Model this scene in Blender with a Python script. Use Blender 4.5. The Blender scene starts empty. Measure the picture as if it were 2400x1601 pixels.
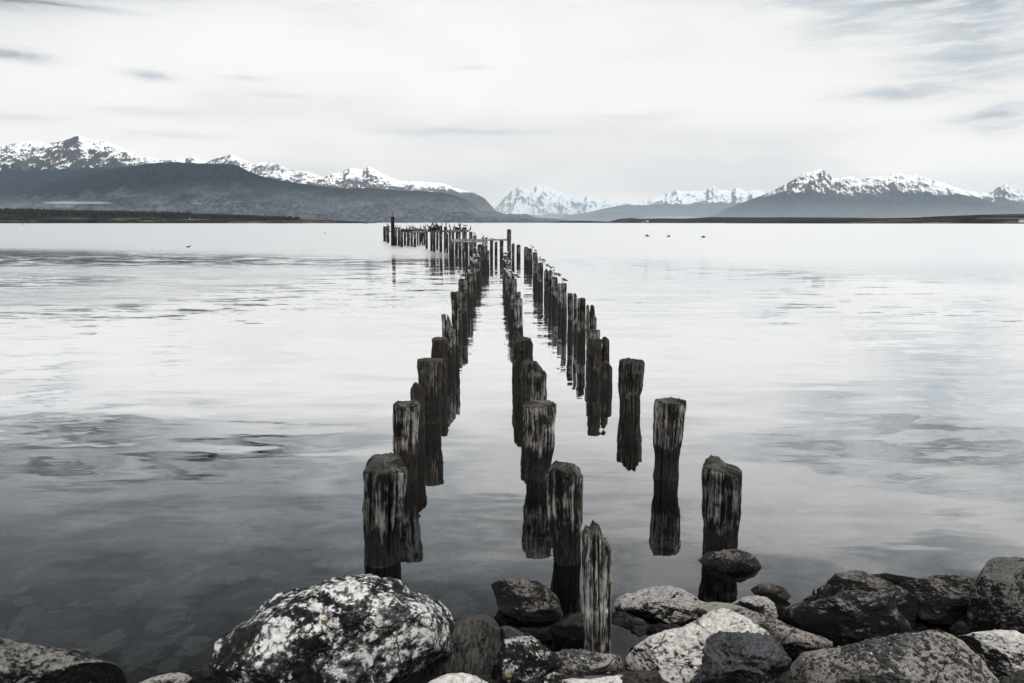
import bpy, bmesh, math, random
import numpy as np
from mathutils import Vector, Matrix
S = bpy.context.scene
COL = S.collection
R = math.radians
PI = math.pi

# ------------------------------------------------------------------ camera
F_PX = 1733.0; W_PX, H_PX = 2400.0, 1601.0; HOR = 521.0; CAM_H = 2.8
PITCH = math.atan((H_PX / 2 - HOR) / F_PX)
cam_d = bpy.data.cameras.new('camera'); cam = bpy.data.objects.new('camera', cam_d); COL.objects.link(cam)
cam_d.sensor_width = 36.0; cam_d.lens = F_PX / W_PX * 36.0
cam_d.clip_start = 0.05; cam_d.clip_end = 300000.0
cam.location = (0, 0, CAM_H); cam.rotation_euler = (PI / 2 - PITCH, 0, 0)
S.camera = cam
S.view_settings.view_transform = 'Standard'; S.view_settings.look = 'None'
S.view_settings.exposure = 0.0; S.view_settings.gamma = 1.0
S.render.engine = 'CYCLES'
S.cycles.use_denoising = True
S.cycles.max_bounces = 8; S.cycles.transparent_max_bounces = 12; S.cycles.volume_bounces = 1
S.cycles.diffuse_bounces = 3; S.cycles.glossy_bounces = 4
S.cycles.use_fast_gi = False

SP, CP = math.sin(PITCH), math.cos(PITCH)
def ray(px, py):
    """direction (x, y, z) through a photo pixel, y component = 1"""
    a = (px - W_PX / 2) / F_PX; b = (H_PX / 2 - py) / F_PX
    x, y, z = a, CP + b * SP, -SP + b * CP
    return (x / y, 1.0, z / y)
def ground(px, py, z=0.0):
    d = ray(px, py); t = (z - CAM_H) / d[2]
    return Vector((d[0] * t, t, z))
def at(px, py, Y):
    d = ray(px, py)
    return Vector((d[0] * Y, Y, CAM_H + d[2] * Y))

# ------------------------------------------------------------------ node helper
class NT:
    def __init__(s, tree): s.t = tree; s.n = tree.nodes; s.l = tree.links
    def new(s, kind, **kw):
        n = s.n.new(kind)
        for k, v in kw.items(): setattr(n, k, v)
        return n
    def put(s, sock, v):
        if isinstance(v, bpy.types.NodeSocket): s.l.new(v, sock)
        elif v is not None: sock.default_value = v
    def m(s, op, a, b=None, c=None, clamp=False):
        n = s.new('ShaderNodeMath', operation=op); n.use_clamp = clamp
        s.put(n.inputs[0], a); s.put(n.inputs[1], b); s.put(n.inputs[2], c)
        return n.outputs[0]
    def vm(s, op, a, b=None, scale=None):
        n = s.new('ShaderNodeVectorMath', operation=op)
        s.put(n.inputs[0], a); s.put(n.inputs[1], b)
        if scale is not None: s.put(n.inputs['Scale'], scale)
        return n.outputs[1] if op in ('DOT_PRODUCT', 'LENGTH') else n.outputs[0]
    def noise(s, vec, scale=1.0, detail=4.0, rough=0.55, dist=0.0, color=False, lac=2.0):
        n = s.new('ShaderNodeTexNoise'); s.put(n.inputs['Vector'], vec)
        n.inputs['Scale'].default_value = scale; n.inputs['Detail'].default_value = detail
        n.inputs['Roughness'].default_value = rough; n.inputs['Distortion'].default_value = dist
        n.inputs['Lacunarity'].default_value = lac
        return n.outputs['Color' if color else 'Fac']
    def vor(s, vec, scale=1.0, feature='F1', out='Distance', rnd=1.0):
        n = s.new('ShaderNodeTexVoronoi', feature=feature); s.put(n.inputs['Vector'], vec)
        n.inputs['Scale'].default_value = scale; n.inputs['Randomness'].default_value = rnd
        return n.outputs[out]
    def map(s, v, a, b, c=0.0, d=1.0, smooth=True):
        n = s.new('ShaderNodeMapRange'); n.interpolation_type = 'SMOOTHSTEP' if smooth else 'LINEAR'
        for i, q in enumerate((v, a, b, c, d)): s.put(n.inputs[i], q)
        return n.outputs[0]
    def mix(s, f, a, b):
        n = s.new('ShaderNodeMix', data_type='RGBA')
        s.put(n.inputs[0], f)
        for k, v in ((6, a), (7, b)):
            if isinstance(v, (tuple, list)) and len(v) == 3: v = (*v, 1)
            s.put(n.inputs[k], v)
        return n.outputs[2]
    def mapping(s, vec, scale=(1, 1, 1), rot=(0, 0, 0), loc=(0, 0, 0)):
        n = s.new('ShaderNodeMapping'); s.put(n.inputs[0], vec)
        n.inputs['Location'].default_value = loc; n.inputs['Rotation'].default_value = rot; n.inputs['Scale'].default_value = scale
        return n.outputs[0]
    def xyz(s, v):
        n = s.new('ShaderNodeSeparateXYZ'); s.put(n.inputs[0], v); return n.outputs
    def comb(s, x, y, z):
        n = s.new('ShaderNodeCombineXYZ')
        for i, q in enumerate((x, y, z)): s.put(n.inputs[i], q)
        return n.outputs[0]
    def ramp(s, f, stops):
        n = s.new('ShaderNodeValToRGB'); s.put(n.inputs[0], f)
        e = n.color_ramp.elements
        while len(e) > 1: e.remove(e[-1])
        for i, (p, c) in enumerate(stops):
            q = e[0] if i == 0 else e.new(p)
            q.position = p; q.color = (c, c, c, 1) if isinstance(c, (int, float)) else (*c, 1)
        return n.outputs[0]
    def attr(s, name, kind='GEOMETRY', out='Fac'):
        n = s.new('ShaderNodeAttribute'); n.attribute_type = kind; n.attribute_name = name
        return n.outputs[out]

def material(name):
    m = bpy.data.materials.new(name); m.use_nodes = True
    m.node_tree.nodes.clear(); t = NT(m.node_tree)
    out = t.new('ShaderNodeOutputMaterial')
    return m, t, out
def principled(t, out, col, rough=0.9, bump=None, bdist=0.01, bstr=1.0, spec=0.3, normal=None):
    p = t.new('ShaderNodeBsdfPrincipled')
    if isinstance(col, (tuple, list)): col = (*col[:3], 1)
    t.put(p.inputs['Base Color'], col); t.put(p.inputs['Roughness'], rough)
    t.put(p.inputs['Specular IOR Level'], spec)
    if bump is not None:
        b = t.new('ShaderNodeBump'); t.put(b.inputs['Height'], bump)
        b.inputs['Distance'].default_value = bdist; b.inputs['Strength'].default_value = bstr
        t.put(p.inputs['Normal'], b.outputs[0])
    t.l.new(p.outputs[0], out.inputs[0])
    return p

# ------------------------------------------------------------------ sky and sun
SUN_EL, SUN_AZ = 62.0, 118.0       # azimuth measured clockwise from +Y (118 = right of the camera, a little behind)
world = bpy.data.worlds.new('World'); S.world = world; world.use_nodes = True
wt = NT(world.node_tree); wt.n.clear()
wout = wt.new('ShaderNodeOutputWorld'); bg = wt.new('ShaderNodeBackground')
bg.inputs['Strength'].default_value = 0.1
wt.l.new(bg.outputs[0], wout.inputs[0])
sky = wt.new('ShaderNodeTexSky', sky_type='NISHITA'); sky.sun_disc = False
sky.sun_elevation = R(SUN_EL); sky.sun_rotation = R(SUN_AZ)
sky.air_density = 1.0; sky.dust_density = 2.0
tc = wt.new('ShaderNodeTexCoord')
dirv = wt.vm('NORMALIZE', tc.outputs['Generated'])
dx, dy, dz = wt.xyz(dirv)
az = wt.m('ARCTAN2', dx, dy); el = wt.m('ARCSINE', dz)
# streaky stratus texture, stretched along the horizon
plane = wt.comb(wt.m('MULTIPLY', az, 3.0), wt.m('MULTIPLY', el, 17.0), 0.0)
n1 = wt.noise(plane, 1.6, 5.0, 0.55, 0.4)
n2 = wt.noise(wt.mapping(plane, (0.8, 0.6, 1), loc=(7.3, 2.1, 0)), 0.9, 3.0, 0.5, 0.3)
ragged = wt.map(wt.noise(wt.mapping(plane, (1.3, 1.5, 1), loc=(3, 9, 0)), 3.4, 5.0, 0.6, 0.5), 0.34, 0.66)
def azel(px, py):
    d = Vector(ray(px, py)).normalized(); return math.atan2(d.x, d.y), math.asin(d.z)
clouds = [ # px, py, half width, half height, darkness  (below 0 = above the frame, seen mirrored in the water)
    (345, 176, 62, 11, .24), (20, 128, 90, 16, .28), (100, 2, 170, 8, .25), (330, 262, 150, 14, .07),
    (560, 186, 60, 6, .10), (640, 225, 60, 9, .08), (30, 275, 120, 10, .09), (400, 318, 140, 14, .07),
    (1080, 165, 60, 7, .09), (1070, 308, 180, 10, .08), (2080, 225, 120, 24, .20), (2330, 280, 110, 30, .26),
    (2300, 130, 190, 80, .22), (1980, 70, 150, 40, .10), (2280, 40, 170, 40, .10), (1500, 275, 140, 12, .06),
    (60, -62, 260, 38, .60), (520, -78, 230, 26, .55), (150, -140, 330, 40, .34), (-80, -20, 200, 30, .25), (2330, -70, 420, 90, .42), (1950, -30, 170, 34, .26), (560, -150, 330, 34, .26), (1000, -240, 260, 40, .12)]
dark = None
warp_az = wt.m('MULTIPLY_ADD', wt.m('SUBTRACT', n1, 0.5), 0.05, az)
warp_el = wt.m('MULTIPLY_ADD', wt.m('SUBTRACT', n1, 0.5), 0.018, el)
for (cx, cy, hw, hh, am) in clouds:
    a0, e0 = azel(cx, cy); a1 = azel(cx + hw, cy)[0]; e1 = azel(cx, cy - hh)[1]
    ux = wt.m('MULTIPLY', wt.m('SUBTRACT', warp_az, a0), 1 / (a1 - a0))
    uy = wt.m('MULTIPLY', wt.m('SUBTRACT', warp_el, e0), 1 / (e1 - e0))
    rr = wt.m('MULTIPLY_ADD', ux, ux, wt.m('MULTIPLY', uy, uy))
    g = wt.m('MULTIPLY', wt.m('EXPONENT', wt.m('MULTIPLY', rr, -1.0)), am)
    dark = g if dark is None else wt.m('ADD', dark, g)
dark = wt.m('MULTIPLY', dark, wt.m('MULTIPLY_ADD', ragged, 1.0, 0.55))
soft = wt.m('MULTIPLY', wt.map(n2, 0.42, 0.74), 0.14)
n3 = wt.noise(wt.comb(wt.m('MULTIPLY', az, 2.4), wt.m('MULTIPLY', el, 9.0), 3.0), 1.5, 5.0, 0.62, 0.9)
tex = wt.m('MULTIPLY', wt.m('SUBTRACT', n3, 0.50), wt.map(el, R(14), R(25), 0.12, 2.0))
val = wt.m('SUBTRACT', wt.m('SUBTRACT', wt.m('SUBTRACT', 1.0, dark), soft), wt.m('MAXIMUM', tex, -0.10))
# cloud deck brightens towards the zenith behind the camera; an unseen dark bank is added high on the left to darken the water
zen = wt.map(el, R(32), R(70), 1.0, 1.9)
bank = wt.m('MULTIPLY', wt.map(wt.m('MULTIPLY_ADD', az, -0.34, el), R(19), R(37)), wt.map(dy, -0.1, 0.5))
val = wt.m('MULTIPLY', wt.m('MULTIPLY', val, zen), wt.m('SUBTRACT', 1.0, wt.m('MULTIPLY', bank, 0.68)))
cool = wt.map(val, 0.70, 0.97)
tint = wt.mix(cool, (0.90, 0.965, 1.02), (1.0, 1.0, 0.995))
# the cloud deck is a little brighter low down, behind the lake's haze
SIG = 2.05e-5; JV = (.64, .72, .79)
path = wt.m('MINIMUM', 55000.0, wt.m('DIVIDE', 3400.0, wt.m('MAXIMUM', dz, 0.02)))
iT = wt.m('EXPONENT', wt.m('MULTIPLY', path, SIG))
v9 = wt.vm('SCALE', tint, scale=wt.m('MULTIPLY', val, 0.965))
cl = wt.vm('SUBTRACT', wt.vm('SCALE', v9, scale=iT), wt.vm('SCALE', JV, scale=wt.m('SUBTRACT', iT, 1.0)))
cl = wt.vm('SCALE', cl, scale=10.0)
full = wt.mix(0.98, sky.outputs[0], cl)
wt.l.new(full, bg.inputs[0])
world.cycles.sampling_method = 'MANUAL'; world.cycles.sample_map_resolution = 512

sun_d = bpy.data.lights.new('sun', 'SUN'); sun_o = bpy.data.objects.new('sun', sun_d); COL.objects.link(sun_o)
sun_d.energy = 1.5; sun_d.angle = R(11); sun_d.color = (1.0, 0.97, 0.93)
sv = Vector((math.sin(R(SUN_AZ)) * math.cos(R(SUN_EL)), math.cos(R(SUN_AZ)) * math.cos(R(SUN_EL)), math.sin(R(SUN_EL))))
sun_o.rotation_euler = sv.to_track_quat('Z', 'Y').to_euler()

# ------------------------------------------------------------------ numpy noise
def _hash(ix, iy, iz, seed):
    h = (ix.astype(np.int64) * 374761393 + iy.astype(np.int64) * 668265263 + iz.astype(np.int64) * 2147483647 + seed * 974634777) & 0xffffffff
    h = ((h ^ (h >> 13)) * 1274126177) & 0xffffffff
    h = (h ^ (h >> 16)) & 0xffffffff
    h = (h * 2246822519) & 0xffffffff
    return ((h ^ (h >> 15)) & 0xffff) / 65535.0
def vnoise(x, y, z, seed=0):
    xi, yi, zi = np.floor(x), np.floor(y), np.floor(z)
    fx, fy, fz = x - xi, y - yi, z - zi
    fx, fy, fz = [f * f * f * (f * (f * 6 - 15) + 10) for f in (fx, fy, fz)]
    r = 0
    for a in (0, 1):
        wa = fx if a else 1 - fx
        for b in (0, 1):
            wb = fy if b else 1 - fy
            for c in (0, 1):
                wc = fz if c else 1 - fz
                r = r + wa * wb * wc * _hash(xi + a, yi + b, zi + c, seed)
    return r * 2 - 1
def fbm(x, y, z, oct=5, seed=0, gain=0.5, lac=2.03):
    s, a, n = 0, 1.0, 0
    for i in range(oct):
        s = s + a * vnoise(x, y, z, seed + i * 17); n += a
        a *= gain; x, y, z = x * lac + 3.1, y * lac + 1.7, z * lac + 5.3
    return s / n
def ridged(x, y, z, oct=5, seed=0, gain=0.5, lac=2.1):
    s, a, n = 0, 1.0, 0
    for i in range(oct):
        s = s + a * (1 - np.abs(vnoise(x, y, z, seed + i * 13)) * 2).clip(-1, 1); n += a
        a *= gain; x, y, z = x * lac + 2.3, y * lac + 4.1, z * lac + 0.7
    return s / n

def mesh_from(name, verts, quads=None, tris=None, smooth=True, attrs=None):
    me = bpy.data.meshes.new(name)
    v = np.asarray(verts, dtype=np.float32)
    me.vertices.add(len(v)); me.vertices.foreach_set('co', v.ravel())
    loops, starts, n = [], [], 0
    for arr, k in ((quads, 4), (tris, 3)):
        if arr is None or len(arr) == 0: continue
        a = np.asarray(arr, dtype=np.int32)
        loops.append(a.ravel()); starts.append(np.arange(len(a), dtype=np.int32) * k + n); n += a.size
    loops = np.concatenate(loops); starts = np.concatenate(starts)
    me.loops.add(len(loops)); me.loops.foreach_set('vertex_index', loops)
    me.polygons.add(len(starts)); me.polygons.foreach_set('loop_start', starts)
    me.polygons.foreach_set('use_smooth', np.full(len(starts), smooth))
    if attrs:
        for k, a in attrs.items():
            at_ = me.attributes.new(k, 'FLOAT', 'POINT'); at_.data.foreach_set('value', np.asarray(a, dtype=np.float32))
    me.update(calc_edges=True); me.validate()
    return me
def add(name, me, mat=None, parent=None, loc=(0, 0, 0)):
    o = bpy.data.objects.new(name, me); COL.objects.link(o)
    o.location = loc
    if mat: me.materials.append(mat)
    if parent: o.parent = parent
    return o
def tag(o, label=None, cat=None, group=None, kind=None):
    if label: o['label'] = label
    if cat: o['category'] = cat
    if group: o['group'] = group
    if kind: o['kind'] = kind
    return o
def grid_quads(nu, nv, wrap=False):
    i = np.arange(nu if wrap else nu - 1)[:, None]; j = np.arange(nv - 1)[None, :]
    i2 = (i + 1) % nu
    return np.stack([(i * nv + j), (i2 * nv + j), (i2 * nv + j + 1), (i * nv + j + 1)], -1).reshape(-1, 4)

# ------------------------------------------------------------------ water and bed
def m_water():
    m, t, out = material('lake_water')
    geo = t.new('ShaderNodeNewGeometry'); P = geo.outputs['Position']
    px, py, pz = t.xyz(P)
    # cat's-paw patches: where the wind touches the surface
    patch = t.noise(t.mapping(P, (0.035, 0.055, 1), loc=(3.0, 1.0, 0)), 1.0, 3.0, 0.5, 0.6)
    wob = t.m('MULTIPLY', t.m('SUBTRACT', t.noise(t.mapping(P, (0.004, 0.02, 1)), 1.0, 3.0), 0.5), 46.0)
    far = t.map(t.m('ADD', t.m('ADD', py, wob), t.m('ADD', t.m('MULTIPLY', t.m('MINIMUM', t.m('ADD', px, 12.0), 0.0), 0.5), t.m('MULTIPLY', t.m('MINIMUM', t.m('MAXIMUM', t.m('SUBTRACT', px, 7.0), 0.0), 14.0), 1.5))), 46.0, 80.0)
    side = t.m('ADD', t.map(px, -7.0, -15.0), t.m('MULTIPLY', t.map(px, 6.0, 14.0), 0.05))
    side = t.m('MULTIPLY', side, t.m('MULTIPLY', t.map(py, 9.0, 28.0), t.map(py, 70.0, 52.0)))
    calm_amp = t.map(patch, 0.42, 0.66, 0.006, 0.030)
    dist_amp = t.map(py, 5.0, 50.0, 0.8, 1.0)
    amp = t.m('MULTIPLY_ADD', side, 0.022, t.m('MULTIPLY', calm_amp, dist_amp))
    # slopes: crests lie across the view, so they are long in x and short in y
    a = t.noise(t.mapping(P, (1.1, 4.2, 1), rot=(0, 0, 0.09)), 1.0, 2.0, 0.5, 0.7, color=True)
    b = t.noise(t.mapping(P, (0.35, 1.3, 1), rot=(0, 0, -0.12), loc=(9, 4, 0)), 1.0, 1.0, 0.5, 0.5, color=True)
    s = t.vm('ADD', t.vm('SUBTRACT', a, (0.5, 0.5, 0.5)), t.vm('SCALE', t.vm('SUBTRACT', b, (0.5, 0.5, 0.5)), scale=0.9))
    c = t.noise(t.mapping(P, (4.0, 17.0, 1), rot=(0, 0, 0.05), loc=(2, 7, 0)), 1.0, 2.0, 0.55, 0.6, color=True)
    s = t.vm('ADD', s, t.vm('SCALE', t.vm('SUBTRACT', c, (0.5, 0.5, 0.5)), scale=0.7))
    s = t.vm('MULTIPLY', s, (0.8, 1.6, 0.0))
    s = t.vm('SCALE', s, scale=t.m('MULTIPLY', amp, 3.2))
    sw = t.vm('SUBTRACT', t.noise(t.mapping(P, (0.42, 1.25, 1), rot=(0, 0, 0.16), loc=(5, 3, 0)), 1.0, 3.0, 0.55, 0.35, color=True), (0.5, 0.5, 0.5))
    s = t.vm('ADD', s, t.vm('MULTIPLY', sw, (0.04, 0.10, 0.0)))
    nrm = t.vm('NORMALIZE', t.vm('ADD', s, (0, 0, 1)))
    lside = t.m('MULTIPLY', t.map(px, -5.0, -14.0), t.m('MULTIPLY', t.map(py, 12.0, 26.0), t.map(py, 54.0, 42.0)))
    lside = t.m('MULTIPLY', lside, t.map(patch, .62, .40, .45, 1.0))
    rough = t.m('ADD', t.m('MULTIPLY_ADD', far, 0.36, t.map(py, 12.0, 70.0, 0.0, 0.055)), t.m('MULTIPLY', lside, 0.21))
    facing = t.m('ABSOLUTE', t.vm('DOT_PRODUCT', geo.outputs['Incoming'], nrm))
    refl = t.ramp(facing, [(0.0, 1.0), (0.06, 0.985), (0.12, 0.95), (0.2, 0.86), (0.27, 0.66), (0.36, 0.38), (0.43, 0.21), (0.5, 0.10), (0.62, 0.06), (1.0, 0.03)])
    gl = t.new('ShaderNodeBsdfGlossy'); t.put(gl.inputs['Roughness'], rough); t.put(gl.inputs['Normal'], nrm)
    gl.inputs['Color'].default_value = (1.0, 1.0, 1.0, 1)
    tr = t.new('ShaderNodeBsdfTransparent'); tr.inputs['Color'].default_value = (0.42, 0.46, 0.47, 1)
    mx = t.new('ShaderNodeMixShader'); t.l.new(refl, mx.inputs[0]); t.l.new(tr.outputs[0], mx.inputs[1]); t.l.new(gl.outputs[0], mx.inputs[2])
    t.l.new(mx.outputs[0], out.inputs[0])
    return m
ys = np.concatenate([np.linspace(-6, 60, 34), np.geomspace(70, 90000, 40)])
us = np.linspace(-1, 1, 41)
V = np.array([(u * (30 + abs(y) * 1.6), y, 0.0) for u in us for y in ys])
water = add('water', mesh_from('water', V, grid_quads(len(us), len(ys))), m_water()); tag(water, kind='structure')

def m_bed():
    m, t, out = material('lake_bed')
    P = t.new('ShaderNodeNewGeometry').outputs['Position']
    Pw = t.vm('ADD', P, t.vm('SCALE', t.noise(P, 4.0, 3.0, color=True), scale=.12)); n = t.noise(P, 9.0, 5.0, 0.6, 0.3); v = t.vor(Pw, 5.0, feature='DISTANCE_TO_EDGE'); cc = t.vor(Pw, 5.0, out='Color')
    col = t.mix(t.map(n, 0.35, 0.7), (0.006, 0.006, 0.006), (0.03, 0.03, 0.028))
    col = t.mix(t.m('MULTIPLY', t.map(cc, .5, .85), t.map(v, .03, .14)), col, t.mix(n, (.05, .05, .047), (.16, .155, .14)))
    principled(t, out, col, 0.9, n, 0.05)
    return m
bx = np.concatenate([[-60000, -8000, -1500, -300, -60, -25], np.linspace(-12, 12, 150), [25, 60, 300, 1500, 8000, 60000]])
by = np.concatenate([np.linspace(-6, 10, 110), np.geomspace(11, 90000, 30)])
BX, BY = np.meshgrid(bx, by, indexing='ij')
def bed_z(x, y):
    base = np.interp(y, [-6, 2.6, 3.6, 4.4, 5.2, 6.5, 9, 14, 40, 2000], [1.2, 0.45, 0.22, -0.02, -0.32, -0.55, -0.8, -1.2, -2.0, -2.6])
    left = np.clip((-x - 1.2) / 1.5, 0, 1) * np.clip((y - 2.6) / 0.8, 0, 1) * np.clip((8 - y) / 3, 0, 1)
    return base - 0.35 * left
n_ = fbm(BX * 1.3, BY * 1.3, BX * 0, 5, 3)
BZ = bed_z(BX, BY) + n_ * 0.12 * (BY < 30) * (np.abs(BX) < 30)
bed = add('lake_bed', mesh_from('lake_bed', np.stack([BX, BY, BZ], -1).reshape(-1, 3), grid_quads(len(bx), len(by))), m_bed()); tag(bed, kind='structure')

# ------------------------------------------------------------------ mountains
def Z(pts, ox, oy, s): return [(ox + x * s, oy + y * s) for x, y in pts]
ZA = (0, 280, .2978); ZB = (600, 330, .2978); ZC = (1100, 400, .2978); ZD = (1600, 360, .3403)

def m_mountain(name, rock_a, rock_b, snow_lo=None, snow_hi=None, D=9000, cover=0.5, forest=None, tree_z=None, slant=0.0, scree=None):
    m, t, out = material(name)
    geo = t.new('ShaderNodeNewGeometry'); P = geo.outputs['Position']; N = geo.outputs['Normal']
    x, y, z = t.xyz(P); nx, ny, nz = t.xyz(N)
    k = 1.0 / D
    Ps = t.mapping(P, (90 * k, 60 * k, 90 * k))
    fine = t.noise(Ps, 5.5, 6.0, 0.68, 0.3)
    big = t.noise(Ps, 0.45, 4.0, 0.55, 0.4)
    warp = t.vm('SCALE', t.vm('SUBTRACT', t.noise(Ps, 0.9, 3.0, 0.5, color=True), (.5, .5, .5)), scale=0.035 * D)
    strata = t.noise(t.mapping(t.vm('ADD', P, warp), (34 * k, 24 * k, 190 * k), rot=(0, slant, 0)), 1.6, 5.0, 0.6, 0.3)
    rock = t.mix(t.map(fine, 0.35, 0.65), rock_a, rock_b)
    if forest:
        lim = t.m('MULTIPLY_ADD', t.m('SUBTRACT', big, 0.5), tree_z * 0.35, tree_z)
        f = t.map(t.m('SUBTRACT', lim, z), -tree_z * 0.03, tree_z * 0.03)
        fc = t.mix(t.map(fine, 0.3, 0.7), forest, tuple(c * 3.0 for c in forest))
        rock = t.mix(f, rock, fc)
    if scree:
        zlim, sc = scree
        streak = t.noise(t.mapping(P, (210 * k, 50 * k, 130 * k), rot=(0, 0.7, 0)), 1.5, 6.0, 0.65, 0.4)
        lo = t.map(t.m('MULTIPLY_ADD', t.m('SUBTRACT', big, 0.5), zlim * 2.2, z), zlim * 1.35, zlim * 0.2)
        f = t.m('MULTIPLY', lo, t.map(streak, 0.33, 0.67))
        rock = t.mix(f, rock, sc)
    col = rock
    if snow_lo is not None:
        h = t.map(t.m('MULTIPLY_ADD', t.m('SUBTRACT', big, 0.5), (snow_hi - snow_lo) * 1.1, z), snow_lo, snow_hi, 0.0, 1.0, smooth=False)
        edge = t.map(t.m('MULTIPLY_ADD', t.m('SUBTRACT', big, 0.5), (snow_hi - snow_lo) * 0.7, z), snow_lo, snow_lo + (snow_hi - snow_lo) * 0.10)
        gully = t.noise(t.mapping(t.vm('ADD', P, warp), (260 * k, 60 * k, 42 * k), rot=(0, slant * 3 + .25, 0)), 1.5, 6.0, 0.68, 0.8)
        pat = t.m('ADD', t.m('MULTIPLY', strata, 0.42), t.m('MULTIPLY', fine, 0.20))
        pat = t.m('ADD', pat, t.m('MULTIPLY', gully, 0.40))
        pat = t.m('ADD', pat, t.m('MULTIPLY', t.m('SUBTRACT', nz, 0.90), 0.55))
        pat = t.m('ADD', pat, t.m('MULTIPLY', nx, 0.10))
        thr = t.m('MULTIPLY_ADD', h, -0.05, 0.525 + (0.5 - cover) * 0.3)
        s = t.m('MULTIPLY', t.map(t.m('SUBTRACT', pat, thr), -0.022, 0.030), edge)
        col = t.mix(s, rock, (0.88, 0.89, 0.90))
    principled(t, out, col, 1.0, spec=0.0)
    return m

def mountain(name, pts, D, front, mat, nrow=110, step=1.6, rough=0.30, sharp=1.25, seed=1, crag=0.02, jag=1.2, spur=7.0, back=0.6, base_py=None):
    pts = sorted(pts)
    xs = np.arange(pts[0][0], pts[-1][0], step)
    yy = np.interp(xs, [p[0] for p in pts], [p[1] for p in pts])
    yy = yy + jag * fbm(xs * 0.11, xs * 0, xs * 0 + seed, 5, seed, 0.6)
    dirs = np.array([ray(a, b) for a, b in zip(xs, yy)])
    H = np.maximum(CAM_H + dirs[:, 2] * D, 1.0)
    # rows: front foot -> crest -> back foot
    tt = np.concatenate([np.linspace(1, 0, nrow) ** 1.15, -np.linspace(0, 1, 12)[1:]])
    U, T = np.meshgrid(xs, tt, indexing='ij'); HH = H[:, None]
    Y = D - np.where(T > 0, T * front, T * front * back)
    X = dirs[:, 0][:, None] * Y
    ta = np.abs(T)
    prof = (1 - ta) ** sharp
    scale = spur / D * 1000 / 1000
    gx, gy = X * spur / D, Y * spur / D
    rg = ridged(gx * 2.2 + ta * 0.9, gy * 0.9, gx * 0 + seed, 6, seed, 0.55)
    fb = fbm(gx * 9, gy * 9, gx * 0, 4, seed + 5)
    env = np.minimum(ta * 3.0, 1.0) * (1 - ta) ** 0.6
    Zz = HH * (prof + rough * (rg - 0.35) * env * np.where(T > 0, 1, .3) + crag * fb * np.minimum(ta * 20, 1) * (1 - ta))
    lim = CAM_H + (HH - CAM_H) * (Y / D) * 0.995
    Zz = np.where(T > 0.004, np.minimum(Zz, lim), Zz)
    Zz = Zz - 3.0 * (ta >= 0.999) - 0.5
    me = mesh_from(name, np.stack([X, Y, Zz], -1).reshape(-1, 3), grid_quads(len(xs), len(tt)))
    o = add(name, me, mat); tag(o, kind='structure')
    return o
def zat(py, D, px=1200): return CAM_H + ray(px, py)[2] * D

A = [(-260, 350), (-120, 338)] + Z([(0,210),(100,190),(250,168),(290,170),(360,185),(480,170),(550,150),(615,122),(650,135),(700,158),(760,165),(830,170),(880,190),(950,215),(1000,245),(1050,265),(1100,295),(1160,335),(1300,420),(1500,500),(1700,600)], *ZA)
B = Z([(900,420),(1060,340),(1120,305),(1160,290),(1220,310),(1300,320),(1450,318),(1480,298),(1530,293),(1580,325),(1620,335),(1700,305),(1760,290),(1820,272),(1870,295),(1920,320),(1980,355),(2060,335),(2150,345),(2200,350),(2260,385),(2351,405)], *ZA) + Z([(400,240),(480,265),(560,300),(650,350),(800,430)], *ZB)
C = Z([(400,400),(530,292),(600,255),(680,240),(720,222),(740,215),(790,220),(830,230),(860,215),(890,200),(940,225),(1000,262),(1060,290),(1130,312),(1250,318),(1400,328),(1480,335),(1550,368),(1640,390),(1720,410),(1800,455),(1850,510),(1880,545),(1940,575),(2000,610)], *ZB)
Fh = [(-300, 480), (-100, 470)] + Z([(0,620),(150,590),(250,560),(420,490),(560,470),(700,445),(850,400),(1000,372),(1170,345),(1340,335),(1500,342),(1640,348),(1760,345),(1880,360),(1905,380),(1960,410),(2080,450),(2200,480)], *ZA) + Z([(230,318),(360,335),(500,355),(700,375),(900,370),(1050,385),(1250,395),(1450,405),(1570,430),(1650,465),(1720,510),(1770,550),(1900,555),(1950,575),(2140,578),(2170,590),(2210,603),(2351,612),(2500,632)], *ZB)
G = Z([(150,350),(200,300),(230,270),(280,210),(330,165),(380,130),(410,122),(430,145),(470,150),(510,140),(530,112),(560,125),(590,118),(630,130),(660,155),(720,160),(760,190),(810,180),(830,205),(900,215),(930,195),(990,200),(1040,225),(1090,205),(1140,225),(1190,270),(1260,310),(1400,380)], *ZC)
Hm = Z([(650,400),(760,350),(900,335),(1000,310),(1150,280),(1230,255),(1350,240),(1450,210),(1530,190),(1600,165),(1640,150),(1680,165),(1760,160),(1820,155),(1860,150),(1925,118),(1960,150),(2010,150),(2060,165),(2100,135),(2140,140),(2180,170),(2250,150),(2300,160),(2400,200),(2600,300)], *ZC)
H2 = Z([(640,405),(750,372),(900,352),(1050,327),(1200,325),(1400,350),(1600,372),(1900,380),(2200,390)], *ZC)
Rr = Z([(130,455),(250,402),(350,360),(420,335),(540,290),(640,245),(720,205),(780,165),(830,140),(900,118),(960,108),(1000,130),(1030,165),(1080,170),(1130,158),(1180,160),(1220,185),(1290,160),(1345,152),(1380,160),(1480,135),(1560,150),(1600,140),(1650,160),(1720,180),(1800,200),(1870,230),(1950,255),(2030,300),(2150,340),(2351,395),(2600,440)], *ZD)
R2 = Z([(1700,330),(1900,268),(1960,250),(2040,265),(2100,268),(2150,245),(2190,222),(2230,202),(2290,245),(2351,285),(2500,330),(2700,380)], *ZD)

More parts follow.
